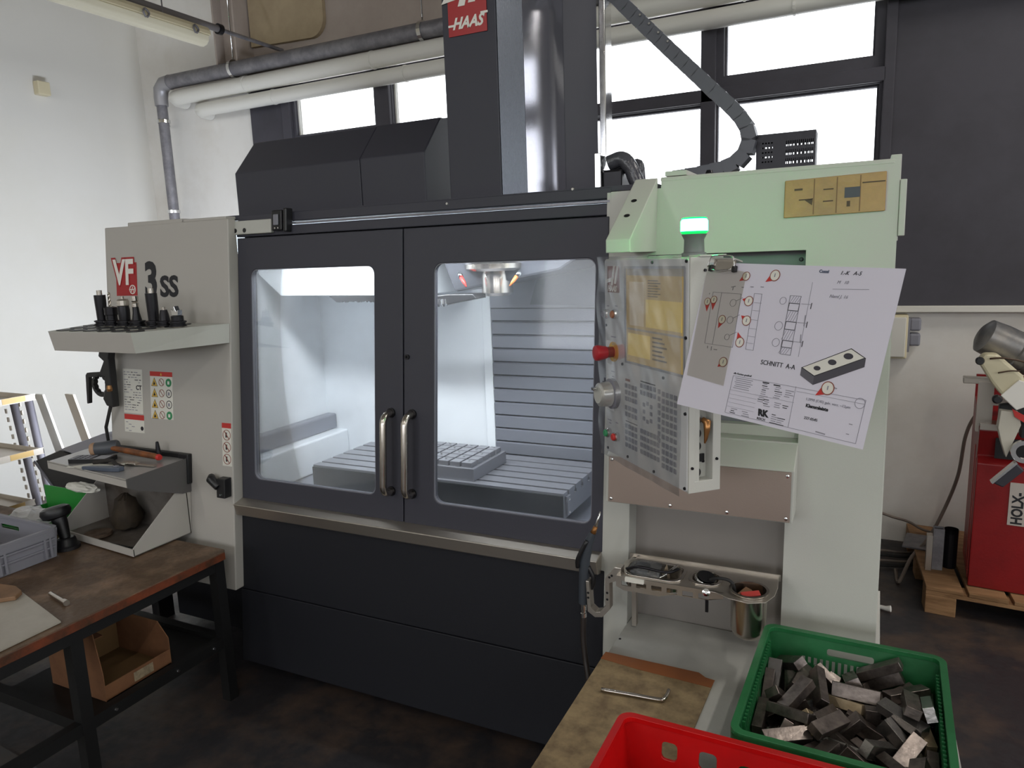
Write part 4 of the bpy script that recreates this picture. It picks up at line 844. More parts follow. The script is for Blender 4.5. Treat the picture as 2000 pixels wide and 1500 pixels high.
# items in the rack
ob('safety_goggles', plate(bm_(), XY, rrect(-0.556, -0.47, 1.825, 1.90, 0.03, 6), [rrect(-0.545, -0.50, 1.838, 1.885, 0.018, 5)], 0.745, 0.787), CLEARP, label='clear safety goggles lying in the long steel tray', cat='goggles', base=(-0.51, 1.86, 0.76))
gg = bm_(); tube(gg, bez([(-0.56, 1.83, 0.785), (-0.52, 1.822, 0.80), (-0.45, 1.84, 0.788), (-0.425, 1.88, 0.785)], 8), 0.004, 8)
ob('goggle_strap', gg, BLACKM, label='dark strap lying across the clear goggles', cat='strap', base=(-0.5, 1.84, 0.79))
ob('paper_scrap', plate(bm_(), XZ, [(-0.552, 0.778), (-0.50, 0.776), (-0.50, 0.766), (-0.552, 0.766)], [], 1.788, 1.797), PAPERT, label='white paper tag on the front edge of the long steel tray', cat='paper', base=(-0.53, 1.79, 0.77))
mi = root('measuring_caliper', (-0.46, 1.87, 0.76), 'small chromed measuring tool in the long steel tray', 'tool')
ob('bar', tube(bm_(), [(-0.47, 1.84, 0.765), (-0.435, 1.895, 0.785)], 0.004, 8), CHROME, mi); ob('jaw', plate(bm_(), XZ, [(-0.470, 0.762), (-0.455, 0.80), (-0.446, 0.762), (-0.452, 0.762), (-0.456, 0.782), (-0.464, 0.762)], [], 1.86, 1.868), mat('tool_beige', '#9c8c78', 0.4, metal=0.5), mi)
dg_ = root('dial_gauge', (-0.35, 1.86, 0.77), 'round chromed dial gauge in the small steel tray', 'tool')
ob('gauge_body', lathe(bm_(), [(0.0, 0), (0.030, 0.0), (0.032, 0.012), (0.028, 0.020), (0.0, 0.022)], (-0.350, 1.865, ZR-0.012), (0.25, -0.2, 1), 24), CHROME, dg_, smooth=True)
ob('gauge_face', lathe(bm_(), [(0.024, 0.0), (0.024, 0.001)], (-0.3448, 1.8606, ZR+0.0095), (0.25, -0.2, 1), 24), BLACK, dg_)
ob('gauge_cable', tube(bm_(), bez([(-0.335, 1.85, ZR+0.006), (-0.31, 1.84, ZR+0.02), (-0.278, 1.845, ZR+0.012), (-0.266, 1.85, ZR-0.03)], 8), 0.0045, 8), RUBBER, dg_)
# small things in the beaker
for i, (x, y, z, a, m, nm, lab) in enumerate(((-0.225, 1.815, 0.768, 0.4, mat('cutter_red', '#b8403c', 0.45), 'marker_block', 'red plastic piece standing in the steel beaker'), (-0.243, 1.838, 0.758, 1.2, mat('cutter_brown', '#7a5a40', 0.6), 'wooden_wedge', 'brown wedge standing in the steel beaker'))):
    Fq = Fr((x, y, z), (math.cos(a), math.sin(a), 0.1), (-math.sin(a), math.cos(a), 0.2), (0, -0.2, 1)); ob(nm, B(Fq, -0.024, 0.024, -0.010, 0.010, -0.10, 0.012), m, label=lab, cat='tool', bevel=0.002, base=(x, y, z-0.08))
# air gun hanging on the hook, with hose
ag = root('air_gun', (-0.675, 1.83, 0.70), 'grey blow gun with a coiled-end hose hanging left of the steel rack', 'air gun')
ob('grip', tube(bm_(), [(-0.692, 1.835, 0.655), (-0.689, 1.835, 0.72), (-0.685, 1.835, 0.79), (-0.672, 1.835, 0.845), (-0.658, 1.835, 0.875)], [0.014, 0.015, 0.016, 0.014, 0.010], 12), mat('gun_grey', '#3c4148', 0.4), ag, smooth=True)
ob('nozzle', tube(bm_(), [(-0.659, 1.835, 0.873), (-0.645, 1.835, 0.91), (-0.636, 1.835, 0.94)], [0.007, 0.004, 0.002], 8), CHROME, ag)
ob('nozzle_collar', tube(bm_(), [(-0.660, 1.835, 0.870), (-0.650, 1.835, 0.895)], [0.009, 0.006], 10), mat('brass_collar', '#8f6236', 0.35, metal=0.7), ag)
ob('trigger', tube(bm_(), bez([(-0.672, 1.82, 0.855), (-0.698, 1.815, 0.80), (-0.702, 1.82, 0.77)], 5), 0.006, 8), BLACK, ag)
ob('trigger_guard', tube(bm_(), bez([(-0.675, 1.835, 0.77), (-0.660, 1.835, 0.74), (-0.664, 1.835, 0.71), (-0.680, 1.835, 0.70)], 5), 0.007, 8), BLACK, ag)
ob('coupling', lathe(bm_(), [(0.009, 0), (0.009, 0.012), (0.0075, 0.014), (0.0075, 0.02), (0.009, 0.022), (0.009, 0.045)], (-0.692, 1.835, 0.612), n=14), CHROME, ag)
ob('hose', tube(bm_(), bez([(-0.692, 1.835, 0.612), (-0.692, 1.83, 0.55), (-0.683, 1.82, 0.49), (-0.667, 1.80, 0.42), (-0.675, 1.81, 0.30), (-0.70, 1.84, 0.12), (-0.70, 1.85, 0.02)], 8), 0.0085, 10), mat('hose_brown_black', '#2a2320', 0.5), ag, smooth=True)

# ================================================================ low bench in front of the right cabinet, cardboard, crates
sl = root('side_bench', (-0.3, 1.6, 0.45), 'light grey steel bench top standing out from the recess of the right cabinet', 'bench')
SX0, SX1 = -0.606, 0.235; BZ = 0.55
ob('bench_top', plate(bm_(), XY, [(SX0, 0.50), (SX1, 0.50), (SX1, 1.90), (-0.17, 1.90), (-0.17, 2.02), (-0.565, 2.035), (-0.588, 2.028), (-0.597, 2.005), (-0.599, 1.93)], [], BZ-0.015, BZ), mat('bench_grey', '#b4b3ae', 0.45, bump=0.1, scale=300, col2='#a6a5a0', vscale=4), sl, bevel=0.004)
for x in (SX0+0.03, SX1-0.03):
    for y in (0.6, 1.80): ob('leg', B(ID, x-0.018, x+0.018, y-0.018, y+0.018, 0, BZ-0.015), FRAMEB, sl)
ob('front_rail', B(ID, SX0+0.03, SX1-0.03, 1.79, 1.81, BZ-0.07, BZ-0.015), FRAMEB, sl); ob('bench_screw', lathe(bm_(), [(0.004, 0), (0.003, 0.002)], (-0.590, 1.86, BZ), n=10), BLACKM, sl)
cd = root('cardboard_sheet', (-0.46, 1.3, BZ+0.002), 'worn oil-stained cardboard sheet lying on the grey bench', 'cardboard')
ob('sheet', plate(bm_(), XY, [(-0.605, 1.755), (-0.302, 1.735), (-0.309, 1.55), (-0.32, 1.28), (-0.32, 0.55), (-0.606, 0.55)], [], BZ+0.0003, BZ+0.0035), CARDW, cd)
ob('packing_tape', plate(bm_(), XY, [(-0.604, 1.772), (-0.345, 1.768), (-0.325, 1.752), (-0.300, 1.748), (-0.303, 1.712), (-0.50, 1.722), (-0.606, 1.735)], [], BZ+0.0036, BZ+0.0045), TAPE, cd, label='strip of brown packing tape')
ha = root('hex_key', (-0.48, 1.60, BZ+0.01), 'bent steel hex key lying on the cardboard', 'wrench')
hz = BZ+0.0095
ob('shaft', tube(bm_(), bez([(-0.555, 1.589, hz), (-0.48, 1.597, hz), (-0.412, 1.603, hz), (-0.399, 1.608, hz+0.001), (-0.395, 1.628, hz+0.003), (-0.395, 1.645, hz+0.005)], 6), 0.0052, 6), STEELV, ha, smooth=False)

def crate(name, label, x0, x1, y0, y1, z0, z1, m, rot, holes_back, group=None, rib=None, holes_side=(), t=0.006, tap=0.022):
    cx, cy = (x0+x1)/2, (y0+y1)/2
    r0 = root(name, (cx, cy, z0), label, 'crate', group); r0.rotation_euler = (0, 0, R(rot))
    W, L, Hh = (x1-x0)/2, (y1-y0)/2, z1-z0
    def put(nm, bm, mm=None, **k):
        o = ob(nm, bm, mm or m, None, **k); o.parent = r0; return o
    k = tap/Hh
    def wall(F, half, holes, nm):
        put(nm, plate(bm_(), F, [(-half+tap, 0), (half-tap, 0), (half, Hh), (-half, Hh)], holes, -t/2, t/2), bevel=0.001)
    wall(Fr((0, L-tap, 0), (1, 0, 0), (0, k, 1), (0, 1, 0)), W, holes_back, 'back_wall')
    wall(Fr((0, -L+tap, 0), (1, 0, 0), (0, -k, 1), (0, -1, 0)), W, holes_back, 'front_wall')
    wall(Fr((W-tap, 0, 0), (0, 1, 0), (k, 0, 1), (1, 0, 0)), L, holes_side, 'side_wall'); wall(Fr((-W+tap, 0, 0), (0, 1, 0), (-k, 0, 1), (-1, 0, 0)), L, holes_side, 'side_wall')
    put('bottom', B(ID, -W+tap, W-tap, -L+tap, L-tap, 0, 0.006))
    put('rim', plate(bm_(), XY, rrect(-W-0.008, W+0.008, -L-0.008, L+0.008, 0.028), [rrect(-W+0.007, W-0.007, -L+0.007, L-0.007, 0.018)], Hh-0.005, Hh+0.006), bevel=0.003)
    put('rim_skirt', plate(bm_(), XY, rrect(-W-0.008, W+0.008, -L-0.008, L+0.008, 0.028), [rrect(-W-0.004, W+0.004, -L-0.004, L+0.004, 0.026)], Hh-0.028, Hh-0.005))
    if rib:
        rbm = bm_()
        for q in range(rib):
            y = -L+0.05+q*(2*L-0.1)/rib
            for sx in (-1, 1): box(rbm, ID, sx*(W-0.012)-0.003, sx*(W-0.012)+0.003, y, y+0.005, Hh-0.035, Hh-0.006)
        put('rim_ribs', rbm, kind='stuff')
    return r0, put
gh = [rrect(-0.052, 0.052, 0.106, 0.124, 0.006, 3)]
gh += [rect(-0.108+0.0137*k, -0.101+0.0137*k, 0.086 - (0.004+0.003*min(k, 6, 15-k)), 0.095) for k in range(16)]
GC, gput = crate('green_crate', 'green plastic crate filled with loose dark steel blocks on the grey bench', -0.187, 0.196, 1.342, 1.802, BZ+0.0005, BZ+0.150, GREEN, -2.0, [[(a, b) for a, b in h] for h in gh], rib=26)
gput('scratch_mark', plate(bm_(), Fr((0, 0.230-0.022-0.0035, 0), (1, 0, 0), (0, 0.147, 1), (0, -1, 0)), [(0.068, 0.108), (0.094, 0.108), (0.082, 0.119)], [], 0.0, 0.0006), mat('brown_scratch', '#7a4a32', 0.6))
rh = [rrect(-0.192, -0.160, 0.082, 0.118, 0.009, 3), rrect(-0.117, -0.082, 0.082, 0.118, 0.009, 3), rrect(-0.042, 0.070, 0.076, 0.112, 0.012, 3), rrect(0.112, 0.147, 0.082, 0.118, 0.009, 3)]
RC, rput = crate('red_crate', 'empty red plastic crate with square holes, front right on the cardboard', -0.412, 0.135, 0.93, 1.308, BZ+0.0045, BZ+0.153, REDP, -1.0, rh, holes_side=[rrect(-0.06, 0.06, 0.076, 0.112, 0.012, 3)], rib=0)

# steel blocks: resting poses
BLK = [[0.1603,-0.1588,0.033,3.142,-0.0,-1.571],[0.0246,-0.0609,0.011,-0.0,0.0,0.911],[0.1447,-0.134,0.011,-0.0,0.0,1.237],[-0.1238,0.1467,0.011,-0.0,-0.0,0.436],[0.003,0.1228,0.011,0.0,-0.0,2.535],[0.1088,0.0999,0.011,-0.0,0.0,0.577],[-0.1244,-0.1567,0.011,-0.0,0.0,1.751],[-0.0387,-0.0501,0.011,0.0,0.0,-2.762],[0.1602,-0.0547,0.0253,0.0,0.299,1.571],[-0.1599,0.059,0.0217,-0.0,-2.923,-1.565],[-0.0204,0.1062,0.0387,-1.949,0.252,-1.788],[0.1237,0.0669,0.0157,1.571,-0.0,0.752],[0.1602,0.02,0.0253,0.0,-0.299,-1.571],[0.0126,-0.1866,0.011,-0.0,-0.0,-0.135],[0.099,-0.1288,0.0333,-0.22,-0.417,0.504],[-0.0669,0.0771,0.011,-0.0,0.0,-2.128],[-0.0054,0.0319,0.011,-3.142,-0.0,1.228],[-0.1004,0.1945,0.0157,-1.571,0.0,-3.072],[-0.12,-0.1591,0.033,-0.0,0.0,0.943],[-0.0681,-0.1413,0.011,-0.0,-3.142,-1.396],[0.1106,-0.1667,0.041,1.448,-0.558,0.226],[0.0718,-0.0458,0.0157,1.571,-0.0,0.886],[0.0638,0.1391,0.0247,0.068,0.262,1.329],[0.1119,0.1556,0.0251,-0.104,0.261,1.369],[0.0176,-0.1492,0.0312,1.586,-0.326,-1.752],[0.0474,-0.0026,0.0299,2.966,0.347,0.431],[0.0737,-0.1933,0.0534,0.0,-0.44,0.0],[-0.0796,0.1124,0.0234,2.314,-0.088,0.933],[0.0319,0.1433,0.0276,0.119,0.311,1.335],[0.1172,0.0558,0.0497,-1.292,0.0,-2.961],[-0.0987,-0.046,0.0157,1.571,-0.0,-2.261],[0.0594,-0.0728,0.0482,1.559,-0.187,2.522],[0.0124,-0.1365,0.0554,-0.042,-0.324,-1.573],[-0.0407,0.1405,0.0524,-0.454,0.288,-1.803],[-0.1595,-0.0641,0.027,1.559,0.233,1.673],[-0.165,0.1569,0.0362,-1.571,-0.451,-1.571],[-0.165,-0.1635,0.0495,1.571,0.919,1.571],[-0.0611,0.0569,0.0427,-2.466,0.362,-0.982],[-0.1262,-0.1576,0.0597,1.571,0.0,1.845],[-0.1302,0.1425,0.0417,-2.658,-0.184,1.715],[0.0187,0.0585,0.0448,1.93,0.211,0.313],[0.1602,0.1579,0.0266,0.0,0.328,1.571],[-0.1002,-0.0908,0.0484,0.422,-0.243,2.876],[-0.0265,-0.118,0.0224,0.101,0.203,1.903],[0.0469,0.0067,0.0617,1.427,0.328,-0.201],[0.1236,0.0335,0.0491,-1.85,0.04,0.169],[0.0977,0.1909,0.0373,2.866,-0.052,-0.0],[0.1236,0.0888,0.0417,-0.164,-0.127,0.1],[-0.0835,-0.0552,0.0591,0.306,0.259,1.566],[-0.0585,-0.174,0.0451,-0.0,-2.892,-0.412],[-0.0116,0.0108,0.0399,1.68,0.088,0.552],[-0.074,0.1404,0.0572,0.569,0.521,1.745],[0.0521,0.1173,0.062,1.583,0.054,2.376],[0.1219,0.1093,0.068,-1.977,0.308,1.313],[-0.0482,-0.0463,0.0609,0.731,-0.456,2.239],[0.0015,-0.0235,0.0661,-0.022,0.805,-2.841],[0.1118,-0.0208,0.0701,-1.626,0.531,-0.589],[0.1602,0.1408,0.0679,-0.008,3.088,-1.571],[0.0536,0.0352,0.0505,1.59,-1.554,0.176],[0.1003,0.1589,0.0646,1.667,-0.17,0.787],[-0.0368,-0.0154,0.0847,0.62,0.238,1.231],[0.0111,-0.0764,0.0668,0.548,-2.994,-0.619],[0.0821,-0.128,0.0548,1.525,2.675,-0.103],[-0.0925,0.0381,0.0421,-2.636,-0.584,0.218],[-0.092,0.0073,0.0365,-1.571,-0.461,0.218],[-0.1185,0.0102,0.0611,-1.492,-0.449,0.461],[-0.11,-0.0546,0.0669,-1.177,0.525,1.662],[-0.0218,-0.1568,0.0576,-2.85,0.185,1.568],[-0.0566,0.0694,0.1014,1.034,0.26,-1.367],[-0.165,0.0539,0.0713,1.571,-0.638,1.571],[-0.1601,0.1021,0.0737,0.002,-0.638,1.568],[0.1508,0.0228,0.0805,1.587,-0.21,1.849],[-0.1644,-0.0547,0.0722,1.534,-0.084,1.571],[-0.1316,0.161,0.0936,0.409,-0.492,-0.856],[-0.1026,-0.1276,0.0912,-0.412,-0.027,-2.521],[-0.13,0.036,0.069,-0.937,0.734,0.987],[-0.0324,0.1216,0.083,1.46,-2.703,-0.522],[0.1107,0.0136,0.1079,-0.091,-0.11,2.582],[0.0456,-0.1512,0.0791,-1.238,-2.555,-0.117],[0.0972,-0.0517,0.0365,0.0,-2.568,-0.685],[0.165,-0.0966,0.0675,1.571,-0.159,1.571],[-0.1033,0.1555,0.0589,-1.056,-0.003,1.384],[0.0197,0.0846,0.0976,-1.089,0.027,3.076],[0.0023,0.1791,0.0398,1.649,2.61,-0.317],[0.16,0.0479,0.1207,1.2,0.321,1.571],[0.119,-0.0676,0.0792,-0.435,0.266,-2.042],[-0.0642,-0.1517,0.0761,1.81,0.211,1.135],[-0.0992,0.1193,0.0834,0.515,-0.025,1.423],[-0.0074,0.0705,0.0738,0.464,0.132,2.775],[0.0684,0.1945,0.0765,-1.817,-0.53,-0.0],[-0.1009,0.0166,0.0996,0.161,2.714,1.013],[-0.0064,-0.0987,0.0743,-0.969,0.143,2.723],[0.1369,-0.1494,0.0896,-0.504,-0.038,1.471],[0.1016,-0.1607,0.1014,-1.133,-0.264,-1.062],[0.0078,0.1553,0.0854,0.506,-0.374,-1.448],[0.1263,0.0393,0.1271,-2.876,0.204,1.617],[-0.1027,-0.0566,0.1016,-0.501,-0.19,-0.435],[-0.0326,-0.1556,0.0879,-0.224,0.025,1.178],[0.0673,-0.0954,0.092,1.353,-0.474,-2.077],[-0.0252,-0.0712,0.1057,-2.716,0.103,1.049],[0.1209,0.1389,0.0902,0.218,3.117,0.655],[0.0647,0.1924,0.1074,0.087,0.53,-3.142]]
def blockmesh(nm, m, lx=0.100, ly=0.031, lz=0.0216):
    b = bm_(); box(b, ID, -lx/2, lx/2, -ly/2, ly/2, -lz/2, lz/2); bmesh.ops.recalc_face_normals(b, faces=b.faces[:])
    bmesh.ops.bevel(b, geom=b.edges[:], offset=0.0008, segments=1, affect='EDGES')
    me = bpy.data.meshes.new(nm); b.to_mesh(me); b.free(); me.materials.append(m); return me
bmA, bmB, bmC = blockmesh('block', BLOCKM), blockmesh('block', BLOCKT), blockmesh('block', BLOCKL)
gm = Matrix.Translation((0.0045, 1.572, BZ+0.008)) @ Matrix.Rotation(R(-2.0), 4, 'Z')
top = sorted(range(len(BLK)), key=lambda i: -BLK[i][2])
from mathutils import Euler
tans = [i for i in top[:60] if i % 17 == 3][:3]
for i, (x, y, z, ex, ey, ez) in enumerate(BLK):
    if z < 0.024: continue
    k = 'tan' if i in tans else ('bright' if i % 7 == 0 else 'dark')
    me = {'tan': bmB, 'bright': bmC, 'dark': bmA}[k]
    o = bpy.data.objects.new('steel_block', me); COL.objects.link(o)
    o.matrix_world = gm @ Matrix.Translation((x, y, z)) @ Euler((ex, ey, ez)).to_matrix().to_4x4()
    o['label'] = {'tan': 'tan-coloured machined steel block lying loose in the green crate', 'bright': 'bright ground steel block lying loose in the green crate', 'dark': 'dark grey machined steel block lying loose in the green crate'}[k]
    o['category'] = 'block'; o['group'] = {'tan': 'tan steel blocks in the green crate', 'bright': 'bright steel blocks in the green crate', 'dark': 'dark steel blocks in the green crate'}[k]

# dark clamp corner at the lower edge of the picture
ob('steel_parallel', B(Fr((-0.590, 1.20, BZ+0.014), (0.8, 0.6, 0), (-0.6, 0.8, 0), (0, 0, 1)), -0.05, 0.03, -0.016, 0.016, -0.009, 0.009), BLOCKM, label='small dark steel piece on the cardboard left of the red crate', cat='block', bevel=0.001, base=(-0.602, 1.225, BZ+0.004))

# ================================================================ LEFT SIDE: tool tray with tool holders
tt = root('tool_tray', (-2.5, 1.8, 1.44), 'light grey tray with rows of round holes fixed under the red model badge', 'tray')
def trap(z, inset=0.0): return [(-2.72+inset, 1.65+inset), (-2.262-inset, 1.65+inset), (-2.170-inset, 1.999-inset), (-2.90+inset, 1.999-inset)]
hl = []; HP = []
for r_ in range(4):
    y = 1.69+0.082*r_; xa = -2.70-0.045*r_; n = 6+(1 if r_ > 1 else 0)
    for c in range(n):
        x = xa+0.078*c+0.02
        HP.append((x, y)); hl.append(circ(x, y, 0.026, 14))
ob('tray_top', plate(bm_(), XY, trap(0), hl, 1.440, 1.443), WHITE, tt)
for (x, y) in HP:
    ob('hole_ring', lathe(bm_(), [(0.026, 0), (0.030, 0), (0.030, 0.003), (0.026, 0.003)], (x, y, 1.4432), n=16), BLACK, tt)
fr = bm_(); T4 = trap(0); B4 = [(-2.712, 1.66), (-2.262, 1.66), (-2.170, 1.99), (-2.89, 1.99)]
def skew(bm, p0, p1, q0, q1, z0, z1, n_=0.003):
    vs = [bm.verts.new(v) for v in ((q0[0], q0[1], z0), (q1[0], q1[1], z0), (p1[0], p1[1], z1), (p0[0], p0[1], z1))]
    c_ = Vector((-2.5, 1.85, 1.4)); 
    d0 = (Vector((p1[0]-p0[0], p1[1]-p0[1], 0)).cross(Vector((0, 0, 1)))).normalized()*n_
    w2 = [bm.verts.new(v.co-d0) for v in vs]
    bm.faces.new(vs); bm.faces.new(w2[::-1])
    for i in range(4): bm.faces.new([vs[i], w2[i], w2[(i+1) % 4], vs[(i+1) % 4]])
f1 = bm_(); skew(f1, T4[0], T4[1], B4[0], B4[1], 1.370, 1.443); ob('front_apron', f1, WHITE2, tt)
f1 = bm_(); skew(f1, T4[1], T4[2], B4[1], B4[2], 1.370, 1.443); ob('side_apron', f1, WHITE, tt)
f1 = bm_(); skew(f1, T4[3], T4[0], B4[3], B4[0], 1.370, 1.443); ob('side_apron', f1, WHITE2, tt)
ob('tray_bolt', lathe(bm_(), [(0.008, 0), (0.006, 0.012)], (-2.30, 1.93, 1.38), (0, 0, -1), 10), BLACKM, tt)
HS = [(-2.690, 1.85, 'tall', 0.118), (-2.620, 1.84, 'drill', 0.118), (-2.545, 1.84, 'wide', 0.105), (-2.476, 1.84, 'slim', 0.112), (-2.395, 1.85, 'tall', 0.122), (-2.330, 1.845, 'cone', 0.070), (-2.256, 1.84, 'mill', 0.072)]
HLAB = {0: 'tall black cylindrical tool holder, leftmost on the tray', 1: 'black tool holder with a twist drill, second from the left on the tray', 2: 'wide collet chuck holder with a steel nut in the middle of the tray',
        3: 'slim black tool holder with a steel sleeve in front of the red badge', 4: 'tall black tool holder in front of the digit three', 5: 'short black cone tool holder, second from the right on the tray', 6: 'short tool holder with a bright milling head, rightmost on the tray'}
for i, (x, y, kd, h) in enumerate(HS):
    z0 = 1.4470; t = root('tool_holder', (x, y, z0), HLAB[i], 'tool holder', 'tool holders on the grey tray')
    ob('taper', lathe(bm_(), [(0.010, -0.055), (0.021, -0.006), (0.022, 0)], (x, y, z0), n=20), STEELV, t, smooth=True)
    ob('flange', lathe(bm_(), [(0.029, 0), (0.031, 0.002), (0.031, 0.006), (0.026, 0.008), (0.026, 0.012), (0.031, 0.014), (0.031, 0.019), (0.024, 0.021)], (x, y, z0), n=24), BLACKM, t, smooth=True)
    if kd == 'tall':
        ob('body', lathe(bm_(), [(0.019, 0.02), (0.021, h*0.8), (0.021, h), (0.018, h)], (x, y, z0), n=20), BLACKM, t, smooth=True); ob('tool_tip', lathe(bm_(), [(0.010, h), (0.010, h+0.018), (0.0, h+0.019)], (x, y, z0), n=16), STEELV, t)
    elif kd == 'drill':
        ob('body', lathe(bm_(), [(0.021, 0.02), (0.021, 0.04), (0.024, 0.042), (0.024, 0.07), (0.010, 0.074)], (x, y, z0), n=20), BLACKM, t, smooth=True)
        dr_ = bm_(); 
        for q in (0, 1):
            tube(dr_, [(x+0.0022*math.cos(k*0.9+q*3.14), y+0.0022*math.sin(k*0.9+q*3.14), z0+0.07+0.0045*k) for k in range(14)], [0.003]*13+[0.001], 6)
        ob('twist_drill', dr_, STEELV, t)
    elif kd == 'wide':
        ob('body', lathe(bm_(), [(0.020, 0.02), (0.022, 0.06), (0.020, 0.075)], (x, y, z0), n=20), BLACKM, t, smooth=True)
        ob('collet_nut', lathe(bm_(), [(0.020, 0.075), (0.023, 0.078), (0.023, 0.096), (0.018, 0.102), (0.008, 0.102)], (x, y, z0), n=12), STEEL, t); ob('tool_tip', lathe(bm_(), [(0.006, 0.10), (0.006, 0.112)], (x, y, z0), n=12), STEELV, t)
    elif kd == 'slim':
        ob('body', lathe(bm_(), [(0.018, 0.02), (0.012, 0.05), (0.011, 0.07)], (x, y, z0), n=20), BLACKM, t, smooth=True); ob('sleeve', lathe(bm_(), [(0.011, 0.07), (0.013, 0.072), (0.013, 0.085), (0.009, 0.09), (0.013, 0.095), (0.013, h)], (x, y, z0), n=16), STEELV, t)
    elif kd == 'cone':
        ob('body', lathe(bm_(), [(0.020, 0.02), (0.016, 0.045), (0.012, 0.06)], (x, y, z0), n=20), BLACKM, t, smooth=True); ob('tool_tip', lathe(bm_(), [(0.007, 0.06), (0.007, h)], (x, y, z0), n=12), STEELV, t)
    else:
        ob('body', lathe(bm_(), [(0.022, 0.02), (0.022, 0.038), (0.014, 0.04)], (x, y, z0), n=20), BLACKM, t, smooth=True)
        ob('milling_head', plate(bm_(), Fr((x, y, z0), (1, 0, 0), (0, 0, 1), (0, -1, 0)), [(-0.016, 0.040), (0.016, 0.040), (0.018, 0.060), (0.008, 0.056), (0.0, 0.075), (-0.006, 0.058), (-0.018, 0.064)], [], -0.010, 0.010), CHROME, t, bevel=0.001)
# black blow-gun / holder hanging at the left edge of the cabinet
hg = root('hanging_clamp_tool', (-2.87, 1.93, 1.2), 'black air gun with a round ring and bent lever hanging at the left cabinet edge', 'tool')
HF = Fr((0, 1.93, 0), (1, 0, 0), (0, 0, 1), (0, -1, 0))
ob('ring', plate(bm_(), HF, [(-2.865+0.055*math.cos(t*math.pi/12), 1.185+0.050*math.sin(t*math.pi/12)) for t in range(24)], [[(-2.868+0.038*math.cos(t*math.pi/12)*(1+0.08*math.cos(t*1.05*3)), 1.187+0.036*math.sin(t*math.pi/12)*(1+0.08*math.cos(t*1.05*3))) for t in range(24)]], -0.01, 0.01), BLACK, hg, bevel=0.002)
ob('lever', plate(bm_(), HF, [(-2.97, 1.100), (-2.957, 1.102), (-2.935, 1.215), (-2.84, 1.228), (-2.82, 1.215), (-2.80, 1.235), (-2.82, 1.245), (-2.945, 1.235), (-2.955, 1.225)], [], -0.008, 0.008), BLACK, hg, bevel=0.002)
ob('body', plate(bm_(), HF, [(-2.832, 1.10), (-2.792, 1.095), (-2.782, 1.30), (-2.77, 1.335), (-2.835, 1.335), (-2.845, 1.31), (-2.815, 1.29), (-2.855, 1.235), (-2.82, 1.225), (-2.83, 1.17), (-2.85, 1.13)], [], -0.016, 0.016), BLACK, hg, bevel=0.004)
ob('brass_fitting', lathe(bm_(), [(0.010, 0), (0.012, 0.01), (0.009, 0.025)], (-2.795, 1.912, 1.165), n=12), mat('brass_fit', '#9a7048', 0.3, metal=0.8), hg)
ob('hose', tube(bm_(), [(-2.815, 1.925, 1.11), (-2.885, 1.935, 1.0), (-2.898, 1.95, 0.8), (-2.90, 1.96, 0.5)], 0.007, 8), RUBBER, hg)

# sheet-metal shelf with things on it
ZS = 0.905
sh = root('tool_shelf', (-2.6, 1.8, ZS), 'flat grey metal shelf with side gussets below the warning decals', 'shelf')
SQ = [(-2.94, 1.705), (-2.375, 1.640), (-2.405, 1.940), (-2.985, 1.942)]
ob('shelf_plate', plate(bm_(), XY, SQ, [], ZS-0.002, ZS+0.001), mat('shelf_metal', '#a8a6a6', 0.32, metal=0.4), sh)
f1 = bm_(); skew(f1, SQ[0], SQ[1], SQ[0], SQ[1], ZS-0.028, ZS+0.004); ob('front_lip', f1, WHITE2, sh)
ob('side_gusset', plate(bm_(), Fr((SQ[1][0], SQ[1][1], 0), (SQ[2][0]-SQ[1][0], SQ[2][1]-SQ[1][1], 0), (0, 0, 1), (1, 0.11, 0)), [(0, ZS-0.028), (0, ZS+0.004), (1, ZS+0.004), (1.0, ZS-0.135), (0.82, ZS-0.13), (0.12, ZS-0.028-0.02)], [], 0, 0.004), mat('gusset_dark', '#5e5c5c', 0.45), sh)
ob('wall_bracket', B(CF, -2.447, -2.392, 0.805, 0.925, 0.0, 0.022), BLACK, sh, bevel=0.004)
ob('back_rail', B(CF, -2.95, -2.44, 0.905, 0.925, 0.0, 0.018), BLACK, sh, bevel=0.003)
zt = ZS+0.0015
hm = root('mallet', (-2.7, 1.86, zt), 'soft-faced mallet with a brown handle lying on the shelf', 'hammer')
ob('mallet_head', lathe(bm_(), [(0.026, 0), (0.028, 0.004), (0.028, 0.085), (0.024, 0.09)], (-2.815, 1.83, zt+0.030), (0.82, 0.55, 0.06), 22), mat('mallet_grey', '#4a4d54', 0.45), hm, smooth=True)
ob('mallet_face', lathe(bm_(), [(0.0, -0.016), (0.024, -0.016), (0.027, -0.010), (0.027, 0.002)], (-2.815, 1.83, zt+0.030), (0.82, 0.55, 0.06), 22), mat('mallet_cork', '#a8876c', 0.7), hm)
ob('handle', tube(bm_(), [(-2.76, 1.855, zt+0.035), (-2.62, 1.86, zt+0.026), (-2.50, 1.86, zt+0.020), (-2.475, 1.858, zt+0.019)], [0.010, 0.013, 0.012, 0.010], 12), mat('handle_brown', '#8a5026', 0.4, col2='#4c2c18', vscale=14), hm, smooth=True)
ob('handle_end', lathe(bm_(), [(0.012, 0), (0.013, 0.004), (0.010, 0.014)], (-2.478, 1.858, zt+0.019), (1, -0.05, -0.05), 14), PRED, hm)
sp = root('pocket_calculator', (-2.74, 1.78, zt), 'black calculator lying on the shelf in front of the mallet', 'calculator')
PQ = Fr((-2.755, 1.775, zt), Vector((0.93, 0.36, 0)), Vector((-0.36, 0.93, 0)), (0, 0, 1))
ob('body', plate(bm_(), PQ, rrect(-0.085, 0.085, -0.036, 0.036, 0.01), [], 0.0, 0.016), BLACK, sp, bevel=0.003)
